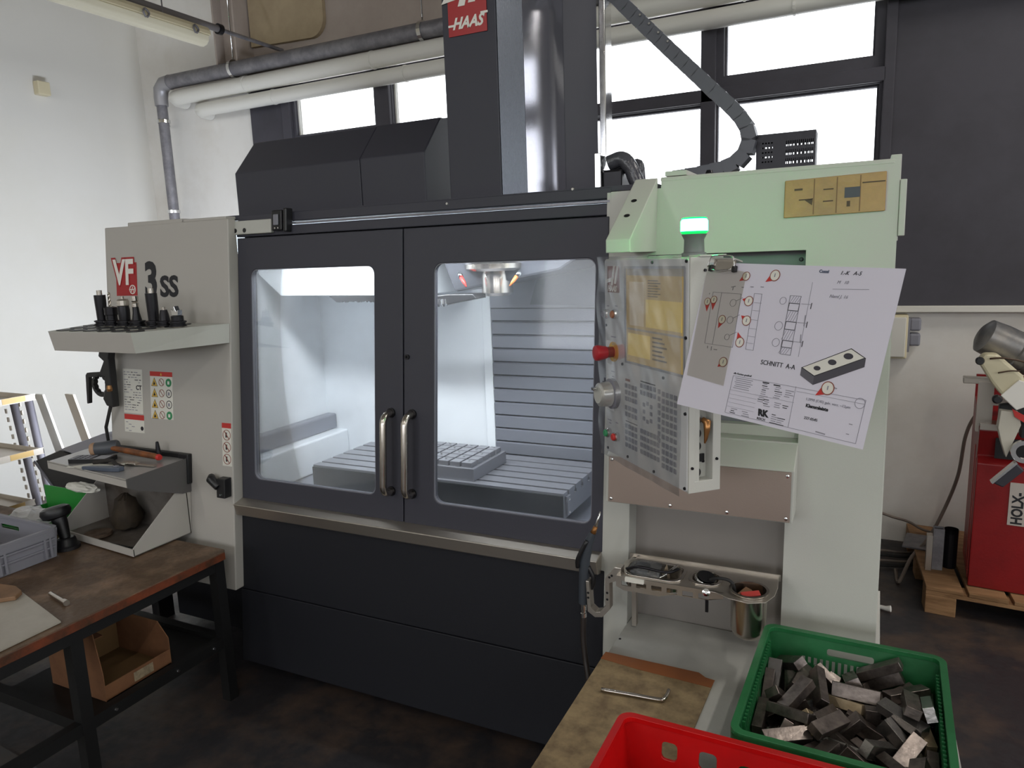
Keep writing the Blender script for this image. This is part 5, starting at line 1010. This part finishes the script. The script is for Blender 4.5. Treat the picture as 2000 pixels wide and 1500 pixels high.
ob('display', B(PQ, 0.02, 0.07, -0.026, 0.026, 0.016, 0.0166), mat('pale_display', '#b9b9c0', 0.2), sp)
for c in range(4):
    for r_ in range(4): ob('key', B(PQ, -0.074+0.022*c, -0.060+0.022*c, -0.028+0.015*r_, -0.018+0.015*r_, 0.016, 0.0178), GREYP, sp)
ob('paper_slip', plate(bm_(), XY, [(-2.77, 1.675), (-2.66, 1.69), (-2.60, 1.76), (-2.72, 1.745)], [], zt, zt+0.002), PAPERT, label='white paper slip on the shelf beside the blue-grey cloth', cat='paper', base=(-2.7, 1.7, zt))
ob('paper_slip', plate(bm_(), XY, [(-2.86, 1.79), (-2.80, 1.78), (-2.75, 1.85), (-2.81, 1.86)], [], zt, zt+0.002), PAPERT, label='white paper slip on the shelf left of the calculator', cat='paper', base=(-2.8, 1.8, zt))
kn = root('utility_knife', (-2.57, 1.70, zt), 'blue-grey utility knife on the front of the shelf', 'knife')
KQ = Fr((-2.575, 1.70, zt), Vector((0.97, 0.22, 0)), Vector((-0.22, 0.97, 0)), (0, 0, 1))
ob('knife_body', plate(bm_(), KQ, [(-0.10, -0.008), (0.04, -0.018), (0.075, -0.014), (0.08, 0.010), (0.04, 0.016), (-0.06, 0.008)], [], 0.0, 0.016), mat('knife_blue', '#4f5766', 0.4), kn, bevel=0.003)
ob('knife_slider', B(KQ, 0.045, 0.06, -0.006, 0.006, 0.016, 0.021), GREYP, kn)
pl_ = root('steel_caliper', (-2.55, 1.79, zt), 'steel measuring calliper lying behind the blue-grey knife', 'caliper')
LQ = Fr((-2.55, 1.785, zt), Vector((0.98, 0.12, 0)), Vector((-0.12, 0.98, 0)), (0, 0, 1))
ob('beam', B(LQ, -0.10, 0.13, -0.007, 0.007, 0.002, 0.006), STEEL, pl_); ob('jaw', plate(bm_(), LQ, [(-0.03, -0.035), (-0.015, -0.006), (0.01, 0.028), (-0.045, 0.018), (-0.05, -0.01)], [], 0.001, 0.009), STEEL, pl_, bevel=0.001)
ob('slider', B(LQ, 0.0, 0.04, -0.013, 0.013, 0.002, 0.011), STEELV, pl_, bevel=0.002)
gl_ = bm_(); tube(gl_, bez([(-2.70, 1.74, zt+0.008), (-2.64, 1.77, zt+0.014), (-2.58, 1.75, zt+0.010), (-2.53, 1.74, zt+0.007)], 6), [0.008]*19, 10)
ob('work_glove', gl_, mat('dark_cloth', '#2a2624', 0.9, bump=0.5, scale=60), label='dark crumpled cloth strip on the shelf between calculator and calliper', cat='cloth', smooth=True, base=(-2.6, 1.75, zt))
ob('steel_pin', lathe(bm_(), [(0.013, 0), (0.010, 0.01), (0.006, 0.045), (0.004, 0.048)], (-2.535, 1.905, zt+0.018), n=14), BLACKM, label='black upright steel pin at the back of the shelf', cat='pin', base=(-2.535, 1.905, zt))

# sloping parts bin below the shelf
pb = root('parts_bin', (-2.64, 1.8, 0.62), 'open light grey parts bin with slanted sides under the shelf', 'bin')
PB0, PB1 = -2.905, -2.402
side = [(1.655, 0.600), (1.650, 0.632), (1.862, 0.782), (1.945, 0.770), (1.945, 0.600), (1.75, 0.585)]
ob('side_panel', plate(bm_(), YZ, [(1.652, 0.603), (1.652, 0.634), (1.855, 0.785), (1.929, 0.768), (1.912, 0.605)], [], PB1-0.003, PB1), WHITE2, pb)
ob('side_panel', plate(bm_(), YZ, [(1.695, 0.605), (1.695, 0.634), (1.88, 0.785), (1.929, 0.768), (1.912, 0.605)], [], PB0, PB0+0.003), WHITE2, pb)
ob('front_lip', plate(bm_(), XY, [(PB0, 1.692), (PB1, 1.650), (PB1, 1.655), (PB0, 1.697)], [], 0.603, 0.630), WHITE2, pb)
ob('bottom_plate', plate(bm_(), XY, [(PB0, 1.694), (PB1, 1.652), (PB1, 1.909), (PB0, 1.909)], [], 0.602, 0.605), mat('bin_inside', '#6e6964', 0.5, col2='#4a4038', vscale=6), pb)
ob('back_plate', B(ID, PB0, PB1, 1.906, 1.910, 0.602, 0.78), MC['bin_inside'], pb)
rg = root('steel_washer_ring', (-2.74, 1.745, 0.606), 'rusty brown cast ring lying in the grey parts bin', 'ring')
ob('ring_body', lathe(bm_(), [(0.022, 0.0), (0.052, 0.0), (0.055, 0.004), (0.050, 0.014), (0.030, 0.016), (0.022, 0.012)], (-2.735, 1.74, 0.606), n=28), mat('rusty_ring', '#6b5848', 0.7, metal=0.3, bump=0.5, col2='#4a3c32', vscale=20), rg, smooth=True)
bg_ = bm_(); lathe(bg_, [(0.02, 0), (0.05, 0.015), (0.06, 0.05), (0.045, 0.09), (0.035, 0.13), (0.008, 0.15)], (-2.68, 1.838, 0.609), (0.0, 0.0, 1), 18)
for v in bg_.verts: v.co += Vector((random.uniform(-1, 1), random.uniform(-1, 1), random.uniform(-0.5, 0.5)))*0.007
ob('oily_rag', bg_, mat('oily_rag', '#33281a', 0.8, bump=0.8, scale=30, col2='#231b12', vscale=15), label='dark brown oily rag bunched at the back of the parts bin', cat='rag', smooth=True, base=(-2.655, 1.86, 0.607))
for k in range(3): ob('steel_strip', B(ID, -2.60+0.06*k, -2.548+0.06*k, 1.675, 1.70, 0.6055, 0.612), IROND, label=['dark steel strip at the front of the parts bin, nearest the ring', 'dark steel strip at the front of the parts bin, middle of three', 'dark steel strip at the front of the parts bin, nearest the right side'][k], cat='strip', group='steel strips in the parts bin', base=(-2.57+0.06*k, 1.69, 0.6055))

# ================================================================ LEFT TABLE
tb_ = root('work_bench', (-2.8, 1.4, 0.6), 'low steel-framed bench with a worn brown top and orange-brown front edge', 'table')
TX1, TX0, TY0, TY1, TZ = -2.125, -3.75, 0.80, 1.842, 0.598
ob('table_top', plate(bm_(), XY, [(TX0, TY0), (TX1-0.012, TY0), (TX1, 1.82), (TX1-0.02, TY1), (TX0, TY1)], [], TZ-0.028, TZ), TABLET, tb_, bevel=0.004)
ob('edge_strip', plate(bm_(), XY, [(TX1-0.012, TY0), (TX1-0.006, TY0), (TX1+0.005, 1.82), (TX1, 1.82)], [], TZ-0.028, TZ-0.002), TABLEE, tb_)
for (x, y) in ((-2.15, 1.80), (-2.155, 1.245), (-3.6, 1.80), (-3.6, 1.245), (-2.16, 0.83)): ob('leg', B(ID, x-0.020, x+0.020, y-0.020, y+0.020, 0, TZ-0.028), FRAMEB, tb_)
for y in (1.80, 1.245): ob('top_rail', B(ID, -3.6, -2.15, y-0.018, y+0.018, TZ-0.066, TZ-0.028), FRAMEB, tb_)
ob('top_rail', B(ID, -2.168, -2.132, 0.83, 1.80, TZ-0.066, TZ-0.028), FRAMEB, tb_)
ob('lower_rail', B(ID, -2.172, -2.138, 0.83, 1.80, 0.222, 0.262), FRAMEB, tb_); ob('lower_rail', B(ID, -3.6, -2.155, 1.228, 1.262, 0.222, 0.262), FRAMEB, tb_); ob('lower_rail', B(ID, -3.6, -2.155, 1.78, 1.815, 0.222, 0.262), FRAMEB, tb_)
ob('lower_shelf', B(ID, -2.60, -2.172, 1.262, 1.78, 0.235, 0.245), FRAMEB, tb_)
for y in (1.34, 1.58, 1.74): ob('rail_bolt', lathe(bm_(), [(0.006, 0), (0.005, 0.004)], (-2.138, y, 0.242), (1, 0, 0), 8), CHROME, tb_)
ob('floor_mat_sheet', plate(bm_(), XY, [(-3.4, 0.6), (-2.15, 0.72), (-2.19, 1.22), (-3.3, 1.30)], [], 0.001, 0.006), mat('dark_sheet', '#3f4146', 0.55, col2='#51483f', vscale=5, bump=0.1), label='dark stained sheet lying on the floor under the bench', cat='sheet', base=(-2.7, 1.0, 0.0))
cb_ = root('cardboard_bin', (-2.35, 1.5, 0.245), 'cardboard storage bin with a cut-out front under the bench', 'cardboard box')
CX0, CX1, CY0, CY1, CZ = -2.485, -2.20, 1.352, 1.60, 0.246
def cbp(nm, bm, m=CARD, **k): return ob(nm, bm, m, cb_, **k)
cbp('left_panel', plate(bm_(), XZ, [(CX0, CZ), (CX1, CZ), (CX1-0.0, CZ+0.10), (CX1-0.03, CZ+0.26), (CX0, CZ+0.155)], [], CY0-0.003, CY0))
cbp('right_panel', plate(bm_(), XZ, [(CX0, CZ), (CX1, CZ), (CX1, CZ+0.10), (CX1-0.05, CZ+0.155), (CX0, CZ+0.155)], [], CY1, CY1+0.003), CARD)
cbp('back_panel', B(ID, CX0, CX0+0.003, CY0, CY1, CZ, CZ+0.155), CARDIN)
cbp('bottom_panel', B(ID, CX0, CX1, CY0, CY1, CZ, CZ+0.003), CARDIN)
cbp('front_panel', B(ID, CX1-0.003, CX1, CY0, CY1, CZ, CZ+0.055))
cbp('top_flap', plate(bm_(), XY, [(CX0, CY0), (CX0+0.14, CY0), (CX0+0.15, CY0+0.10), (CX0, CY0+0.12)], [], CZ+0.155, CZ+0.158))
cbp('paper_label', B(YZ, 1.455, 1.53, CZ+0.012, CZ+0.045, CX1+0.0002, CX1+0.0012), mat('dirty_label', '#a8967a', 0.8, col2='#6e6250', vscale=25))
ob('crumpled_paper', tube(bm_(), [(-2.345, 1.34, 0.47), (-2.33, 1.345, 0.50), (-2.30, 1.34, 0.53)], [0.02, 0.028, 0.018], 8), PAPERT, label='crumpled white paper sticking out between bench rail and cardboard bin', cat='paper', base=(-2.33, 1.34, 0.5))
for i, (x, y, z, dx, dy, dz, mm, nm, lab) in enumerate(((-2.27, 1.50, 0.43, 0.05, 0.05, 0.06, BLACKM, 'steel_lump', 'dark machine part hanging below the bench top behind the cardboard bin'), (-2.30, 1.62, 0.46, 0.06, 0.06, 0.07, GREYP, 'grey_connector', 'grey connector under the bench top near the machine'))):
    pass
# grey crate, boards and small things on the bench
gz = TZ+0.001
GB, gbp = crate('grey_crate', 'grey plastic crate standing on the far left of the bench', -3.28, -2.695, 1.315, 1.560, gz, gz+0.112, GREYBOX, 0, [rrect(-0.06, 0.06, 0.066, 0.084, 0.006, 3)], rib=0, tap=0.010)
for y in (-0.07, -0.09, 0.07, 0.09):
    gbp('corner_rib', B(ID, 0.288, 0.300, y-0.004, y+0.004, 0.01, 0.085))
for z in (0.045, 0.075): gbp('side_rib', B(ID, 0.284+z*0.06, 0.294+z*0.06, -0.11, 0.11, z-0.003, z+0.003))
ob('melamine_board', plate(bm_(), XY, [(-3.1, 0.84), (-2.155, 0.84), (-2.165, 1.225), (-2.50, 1.305), (-3.1, 1.30)], [], gz, gz+0.006), mat('board_white', '#aca69c', 0.5, col2='#9a9388', vscale=3), label='pale board lying on the near end of the bench', cat='board', bevel=0.001, base=(-2.6, 1.1, gz))
ob('wooden_board', plate(bm_(), XY, [(-3.0, 1.17), (-2.48, 1.22), (-2.445, 1.255), (-2.47, 1.29), (-2.53, 1.305), (-3.0, 1.24)], [], gz+0.007, gz+0.022), mat('board_wood', '#8a6a4e', 0.6, col2='#755840', vscale=8), label='brown wooden board lying on the pale board', cat='board', bevel=0.003, base=(-2.7, 1.25, gz+0.007))
bo = root('steel_pin_bolt', (-2.33, 1.32, gz), 'small steel pin lying on the brown bench top', 'bolt')
ob('shaft', tube(bm_(), [(-2.384, 1.330, gz+0.008), (-2.275, 1.308, gz+0.008)], 0.0075, 12), STEELV, bo, smooth=True); ob('head', tube(bm_(), [(-2.277, 1.308, gz+0.010), (-2.258, 1.304, gz+0.010)], 0.010, 12), STEELV, bo, smooth=True)
# black stand with a round head
ts = root('tool_setting_stand', (-2.745, 1.62, gz), 'black stand with a round head between the grey crate and the parts bin', 'tool stand')
ob('base', lathe(bm_(), [(0.045, 0), (0.045, 0.012), (0.036, 0.02), (0.032, 0.040), (0.026, 0.045)], (-2.745, 1.620, gz), n=24), BLACK, ts, smooth=True)
ob('column', lathe(bm_(), [(0.018, 0), (0.022, 0.03), (0.026, 0.06), (0.028, 0.09)], (-2.750, 1.620, gz+0.040), (-0.30, 0, 1), 20), BLACK, ts, smooth=True)
ob('head', lathe(bm_(), [(0.03, 0), (0.048, 0.008), (0.055, 0.026), (0.050, 0.042), (0.034, 0.05)], (-2.782, 1.620, gz+0.115), (-0.25, 0, 1), 22), BLACK, ts, smooth=True)
# green tray with wrapped things
gt = root('green_tray', (-3.08, 1.75, gz), 'flat green plastic tray behind the black stand', 'tray')
gtb = bm_(); box(gtb, ID, -3.25, -2.93, 1.60, 1.86, gz, gz+0.006); box(gtb, ID, -3.25, -2.93, 1.60, 1.604, gz, gz+0.045); box(gtb, ID, -3.25, -2.93, 1.856, 1.86, gz, gz+0.13); box(gtb, ID, -3.25, -3.246, 1.60, 1.86, gz, gz+0.045)
plate(gtb, YZ, [(1.60, gz+0.006), (1.86, gz+0.006), (1.86, gz+0.13), (1.72, gz+0.05), (1.60, gz+0.045)], [], -2.934, -2.93)
ob('tray_body', gtb, mat('bright_green', '#2f8a3c', 0.35), gt, bevel=0.001)
cr = bm_(); bmesh.ops.create_icosphere(cr, subdivisions=3, radius=1.0)
rd = random.Random(8)
for v in cr.verts: v.co = Vector((v.co.x*0.10, v.co.y*0.06, v.co.z*0.045))*(1+rd.uniform(-.14, .14))+Vector((-3.10, 1.70, gz+0.05))
ob('plastic_bag', cr, mat('white_film_bag', '#c9c9cc', 0.2), label='crumpled white plastic bag in the green tray', cat='bag', base=(-3.08, 1.735, gz+0.02))
cr = bm_(); bmesh.ops.create_icosphere(cr, subdivisions=3, radius=1.0)
for v in cr.verts: v.co = Vector((v.co.x*0.10, v.co.y*0.03, v.co.z*0.020))*(1+rd.uniform(-.14, .14))+Vector((-2.95, 1.84, gz+0.155))
ob('paper_towel_roll', cr, PAPERT, label='white crumpled paper roll leaning above the green tray', cat='paper', base=(-2.95, 1.84, gz+0.13))
# black chip chute at the far left of the machine
ch = root('chip_chute', (-3.3, 2.1, 0.4), 'black angled sheet-metal chute sticking out left of the machine', 'chute')
ob('chute_body', plate(bm_(), XZ, [(-3.72, 0.728), (-3.51, 0.800), (-2.95, 0.70), (-2.90, 0.42), (-3.20, 0.45), (-3.55, 0.556)], [], 2.10, 2.22), mat('chute_black', '#1f2024', 0.4), ch, bevel=0.004)
ob('chute_lid', plate(bm_(), XZ, [(-3.505, 0.806), (-3.16, 0.912), (-2.95, 0.86), (-2.95, 0.75), (-3.30, 0.775)], [], 2.102, 2.16), mat('chute_lid_grey', '#8f8f98', 0.4), ch, bevel=0.002)
ob('chute_leg', B(ID, -3.0, -2.95, 2.12, 2.2, 0.0, 0.45), BLACK, ch); ob('chute_edge', plate(bm_(), XZ, [(-3.73, 0.722), (-3.72, 0.731), (-3.55, 0.562), (-3.557, 0.552)], [], 2.096, 2.10), GREYP, ch)
# shelf rack on the far left
rk = root('bracket_rack', (-4.0, 2.0, 0), 'beige bracket rack with three sloping shelves at the left edge of the picture', 'shelf')
RKM = mat('rack_beige', '#b5ab9c', 0.5); RKT = mat('rack_tape', '#b8985c', 0.6)
for i, (xr, yb, z) in enumerate(((-3.73, 2.155, 1.035), (-3.66, 2.115, 0.772), (-3.735, 2.08, 0.505))):
    s0 = ob('shelf_tray', B(ID, xr-0.75, xr, yb-0.55, yb, z-0.004, z), RKM, rk)
    ob('tray_edge', B(ID, xr-0.003, xr+0.0, yb-0.55, yb, z, z+0.028), RKM, s0); ob('tray_edge', B(ID, xr-0.75, xr, yb-0.003, yb, z, z+0.022), RKM, s0)
    ob('tape_patch', B(ID, xr, xr+0.0008, yb-0.16, yb-0.05, z, z+0.027), RKT, s0)
for x, y, l in ((-3.99, 2.20, 0.12), (-3.86, 2.20, 0.10)):
    up = ob('slotted_post', tube(bm_(), [(x+l, y, 0.02), (x-l*0.5, y+0.02, 1.02)], 0.022, 4), mat('post_grey', '#77747a', 0.5), rk)
    for k in range(22):
        t = k/22+0.02; px_ = x+l-1.5*l*t; pz = 0.02+1.0*t
        ob('slot', B(ID, px_-0.008, px_+0.006, y-0.030, y-0.024, pz-0.012, pz+0.012), RKM, up)
ob('rack_base', B(ID, -4.45, -3.70, 1.6, 2.25, 0.0, 0.03), RKM, rk)
for i, (x0, x1, lean) in enumerate(((-3.80, -3.73, 0.0), (-3.62, -3.55, 0.0))):
    ob('white_board', plate(bm_(), XZ, [(x0+0.17, 0.005), (x1+0.17, 0.005), (x1-0.19, 1.02), (x0-0.19, 1.02)], [], 2.30+0.05*i, 2.312+0.05*i), PIPEW if i == 0 else RKM, label=['white board strip leaning behind the beige rack', 'beige board strip leaning nearest the machine behind the rack'][i], cat='board', base=(x0, 2.3, 0.005))
ob('hook', tube(bm_(), bez([(-3.93, 2.02, 1.04), (-3.905, 2.02, 1.10), (-3.91, 2.02, 1.17), (-3.95, 2.02, 1.185), (-4.05, 2.02, 1.185)], 6), 0.010, 8), BLACK, label='black bent handle on the top shelf of the rack', cat='handle', base=(-3.93, 2.02, 1.04))

# ================================================================ RIGHT BACKGROUND: pallet, red band saw, cables
pa = root('wooden_pallet', (0.8, 3.9, 0), 'wooden pallet carrying the red saw', 'pallet')
def WZ(*a): return B(ID, *a)
# slightly turned pallet: corners
PRF = Fr((0.318, 3.535, 0), Vector((0.995, -0.10, 0)), Vector((-0.10+0.05, 1.0, 0)).normalized(), (0, 0, 1))
for k in range(3):
    for c in range(3): ob('block', B(PRF, 0.0+0.50*c, 0.12+0.50*c, 0.0+0.36*k, 0.10+0.36*k, 0.0, 0.090), WOOD, pa, bevel=0.003)
for k in range(3): ob('stringer_board', B(PRF, 0.0, 1.12, 0.36*k, 0.36*k+0.10, 0.090, 0.108), WOOD, pa, bevel=0.002)
for c in range(7): ob('deck_board', B(PRF, 0.165*c, 0.165*c+0.145, 0.0, 0.82, 0.109, 0.127), WOOD, pa, bevel=0.002)
bs_ = root('band_saw', (0.8, 3.8, 0.128), 'red metal saw cabinet with a grey saw head above', 'saw')
RSF = Fr((0.484, 3.60, 0.13), Vector((0.995, -0.10, 0)), Vector((0.06, 1, 0)).normalized(), (0, 0, 1))
ob('cabinet', plate(bm_(), Fr(RSF.O, RSF.v, (0, 0, 1), RSF.u), [(0.0, 0.0), (0.42, 0.0), (0.42, 0.80), (-0.0, 0.72), (0.03, 0.60), (0.0, 0.57)], [], 0.0, 0.8), REDM, bs_, bevel=0.004)
ob('cabinet_edge_stripe', B(RSF, -0.003, 0.0, 0.05, 0.07, 0.02, 0.58), mat('pale_red', '#c8504c', 0.35), bs_)
ob('cabinet_edge_stripe', B(RSF, -0.003, 0.0, 0.13, 0.15, 0.02, 0.62), MC['pale_red'], bs_)
ob('chip_tray', B(RSF, 0.0, 0.8, 0.0, 0.42, 0.735, 0.742), mat('oily_tray', '#6b5a48', 0.3, metal=0.5, col2='#3a3028', vscale=12), bs_)
ob('tray_lip', B(RSF, 0.0, 0.8, -0.006, 0.0, 0.722, 0.748), STEEL, bs_); ob('tray_back', B(RSF, 0.0, 0.8, 0.40, 0.42, 0.74, 0.90), REDM, bs_)
ob('frame_post', B(RSF, -0.012, 0.045, 0.05, 0.09, 0.70, 0.92), STEEL, bs_); ob('top_bar', B(RSF, -0.07, 0.14, 0.06, 0.12, 0.91, 0.935), STEEL, bs_, bevel=0.002)
ob('rail', B(RSF, 0.05, 0.8, 0.16, 0.20, 0.80, 0.83), STEEL, bs_)
ob('recess_handle', B(RSF, 0.06, 0.26, -0.003, 0.0, 0.60, 0.69), BLACK, bs_)
nmp = ob('name_plate', B(RSF, 0.125, 0.20, -0.004, 0.0, 0.31, 0.50), mat('plate_pale', '#c2b8b0', 0.4), bs_)
NF = Fr(RSF(0.185, -0.0045, 0.335), (0, 0, 1), -RSF.u, -RSF.v)
text('HOLX-', 0.055, NF, -0.02, 0.010, 0.0, INK, nmp, bold=0.002, sx=0.85)
hd_ = root('saw_head', (0.52, 3.45, 1.2), 'grey and cream motor head of the saw with a dark lever', 'saw head')
ob('motor', lathe(bm_(), [(0.0, -0.02), (0.045, -0.015), (0.070, 0.0), (0.075, 0.06), (0.075, 0.12), (0.082, 0.125), (0.082, 0.16), (0.075, 0.165), (0.075, 0.45)], (0.455, 3.45, 1.275), (0.80, 0.15, -0.42), 28), mat('motor_grey', '#6e6e70', 0.35, metal=0.5, bump=0.1, col2='#8f8a84', vscale=10), hd_, smooth=True)
HX = Fr((0, 3.36, 0), (1, 0, 0), (0, 0, 1), (0, -1, 0))
ob('guard', plate(bm_(), HX, [(0.425, 1.185), (0.445, 1.215), (0.49, 1.215), (0.575, 1.135), (0.60, 1.06), (0.55, 1.025), (0.505, 1.06), (0.475, 1.10)], [], -0.04, 0.04), mat('guard_cream', '#cfc6a8', 0.4), hd_, bevel=0.01)
ob('guard_plate', plate(bm_(), HX, [(0.505, 1.055), (0.56, 1.12), (0.61, 1.10), (0.60, 1.02), (0.56, 1.00)], [], 0.041, 0.05), PWHITE, hd_, bevel=0.003)
ob('guard_knob', lathe(bm_(), [(0.014, 0), (0.016, 0.02), (0.012, 0.03)], (0.428, 3.33, 1.19), (0, -1, 0), 16), BLACK, hd_)
ob('guard_knob', lathe(bm_(), [(0.016, 0), (0.018, 0.02), (0.012, 0.03)], (0.495, 3.33, 1.04), (0, -1, 0), 16), BLACK, hd_)
ob('guide_arm', plate(bm_(), HX, [(0.515, 0.99), (0.575, 0.985), (0.585, 0.935), (0.545, 0.80), (0.525, 0.86), (0.51, 0.92)], [], -0.03, 0.02), mat('arm_cream', '#c9c4b6', 0.45), hd_, bevel=0.006)
ob('arm_block', plate(bm_(), HX, [(0.515, 1.005), (0.62, 1.03), (0.62, 0.93), (0.515, 0.945)], [], -0.05, -0.02), IROND, hd_, bevel=0.004)
ob('red_strip', plate(bm_(), HX, [(0.55, 1.0), (0.62, 0.96), (0.62, 0.93), (0.56, 0.97)], [], 0.021, 0.03), PRED, hd_)
ob('clamp_ring', plate(bm_(), HX, circ(0.598, 0.835, 0.045, 20), [circ(0.598, 0.835, 0.028, 20)], 0.03, 0.05), CHROME, hd_)
ob('lever', plate(bm_(), HX, [(0.50, 0.705), (0.575, 0.79), (0.60, 0.765), (0.535, 0.69)], [], 0.04, 0.07), mat('lever_dark', '#33323a', 0.4), hd_, bevel=0.004)
ob('lever_edge', plate(bm_(), HX, [(0.493, 0.708), (0.570, 0.800), (0.576, 0.793), (0.499, 0.702)], [], 0.04, 0.075), CHROME, hd_)
ob('guard_wire', tube(bm_(), bez([(0.46, 3.31, 1.20), (0.50, 3.30, 1.205), (0.56, 3.30, 1.195), (0.62, 3.31, 1.17)], 5), 0.004, 6), mat('brown_wire', '#4a3524', 0.5), hd_)
ob('guard_wire', tube(bm_(), bez([(0.49, 3.31, 1.145), (0.53, 3.305, 1.155), (0.56, 3.305, 1.155)], 5), 0.003, 6), MC['brown_wire'], hd_)
ob('head_post', B(ID, 0.60, 0.64, 3.40, 3.46, 0.87, 1.10), IROND, hd_)
# profiles on the pallet
for i, (x, y, w_, m, lab) in enumerate(((0.338, 3.74, 0.024, STEEL, 'thin pale steel offcut, left of the three standing on the pallet'), (0.375, 3.76, 0.036, GALV, 'square grey steel tube standing on the pallet, middle of three'), (0.430, 3.80, 0.045, BLACKM, 'dark round steel tube standing on the pallet, nearest the red saw'))):
    if i == 2: bmq = lathe(bm_(), [(0.0, 0.17), (0.024, 0.17), (0.030, 0.17), (0.030, 0.19), (0.030, 0.0), (0.0, 0.0)][::-1], (x, y, 0.1275), n=20)
    elif i == 1: bmq = plate(bm_(), XY, rect(x-0.022, x+0.022, y-0.022, y+0.022), [rect(x-0.018, x+0.018, y-0.018, y+0.018)], 0.1275, 0.33)
    else: bmq = plate(bm_(), XY, rect(x-0.012, x+0.012, y-0.02, y+0.02), [], 0.1275, 0.30)
    ob('steel_offcut', bmq, m, label=lab, cat='offcut', group='steel offcuts on the pallet', base=(x, y, 0.1275))
CAB = mat('grey_cable', '#75685e', 0.5)
ob('power_cable', tube(bm_(), bez([(0.72, 4.12, 1.04), (0.638, 4.12, 0.955), (0.54, 4.12, 0.82), (0.497, 4.12, 0.70), (0.476, 4.12, 0.487), (0.42, 4.12, 0.28), (0.355, 4.05, 0.155), (0.28, 3.92, 0.10), (0.225, 3.80, 0.012), (0.215, 3.95, 0.012)], 10), 0.0085, 8), CAB, label='grey power cable hanging in a curve beside the red saw', cat='cable', smooth=True, base=(0.4, 4.0, 0.02))
ob('power_cable', tube(bm_(), bez([(0.10, 4.25, 0.22), (0.20, 4.25, 0.19), (0.28, 4.25, 0.172), (0.34, 4.22, 0.15), (0.40, 4.20, 0.142)], 8), 0.007, 8), CAB, label='thin grey cable crossing low in front of the white wall', cat='cable', smooth=True, base=(0.2, 4.25, 0.1))
for k in range(4): ob('floor_cable', tube(bm_(), bez([(0.05, 3.95+0.06*k, 0.012), (0.16, 3.98+0.07*k, 0.014), (0.27, 4.02+0.06*k, 0.012), (0.36, 4.12+0.05*k, 0.012)], 8), 0.007, 8), CAB if k % 2 else RUBBER, label='cable lying on the floor by the foot of the white wall', cat='cable', group='cables on the floor by the wall', smooth=True, base=(0.2, 4.0+0.06*k, 0.012))
ob('metal_sheet_offcut', plate(bm_(), XY, [(0.24, 3.98), (0.42, 3.95), (0.44, 4.16), (0.27, 4.18)], [], 0.1275, 0.135), GALV, label='flat grey sheet lying at the back corner of the pallet', cat='sheet', base=(0.3, 4.05, 0.1275))
ob('white_tag', plate(bm_(), XZ, [(0.078, 0.62), (0.088, 0.62), (0.096, 0.44), (0.082, 0.44)], [], 2.30, 2.303), PWHITE, label='white tag hanging on the right edge of the grey cabinet', cat='tag', base=(0.085, 2.3, 0.44))
ob('wrapped_plug', tube(bm_(), [(0.10, 3.50, 0.012), (0.16, 3.48, 0.014), (0.18, 3.475, 0.018)], [0.007, 0.011, 0.015], 10), PWHITE, label='small white plug lying on the floor right of the grey cabinet', cat='plug', smooth=True, base=(0.15, 3.48, 0.0))
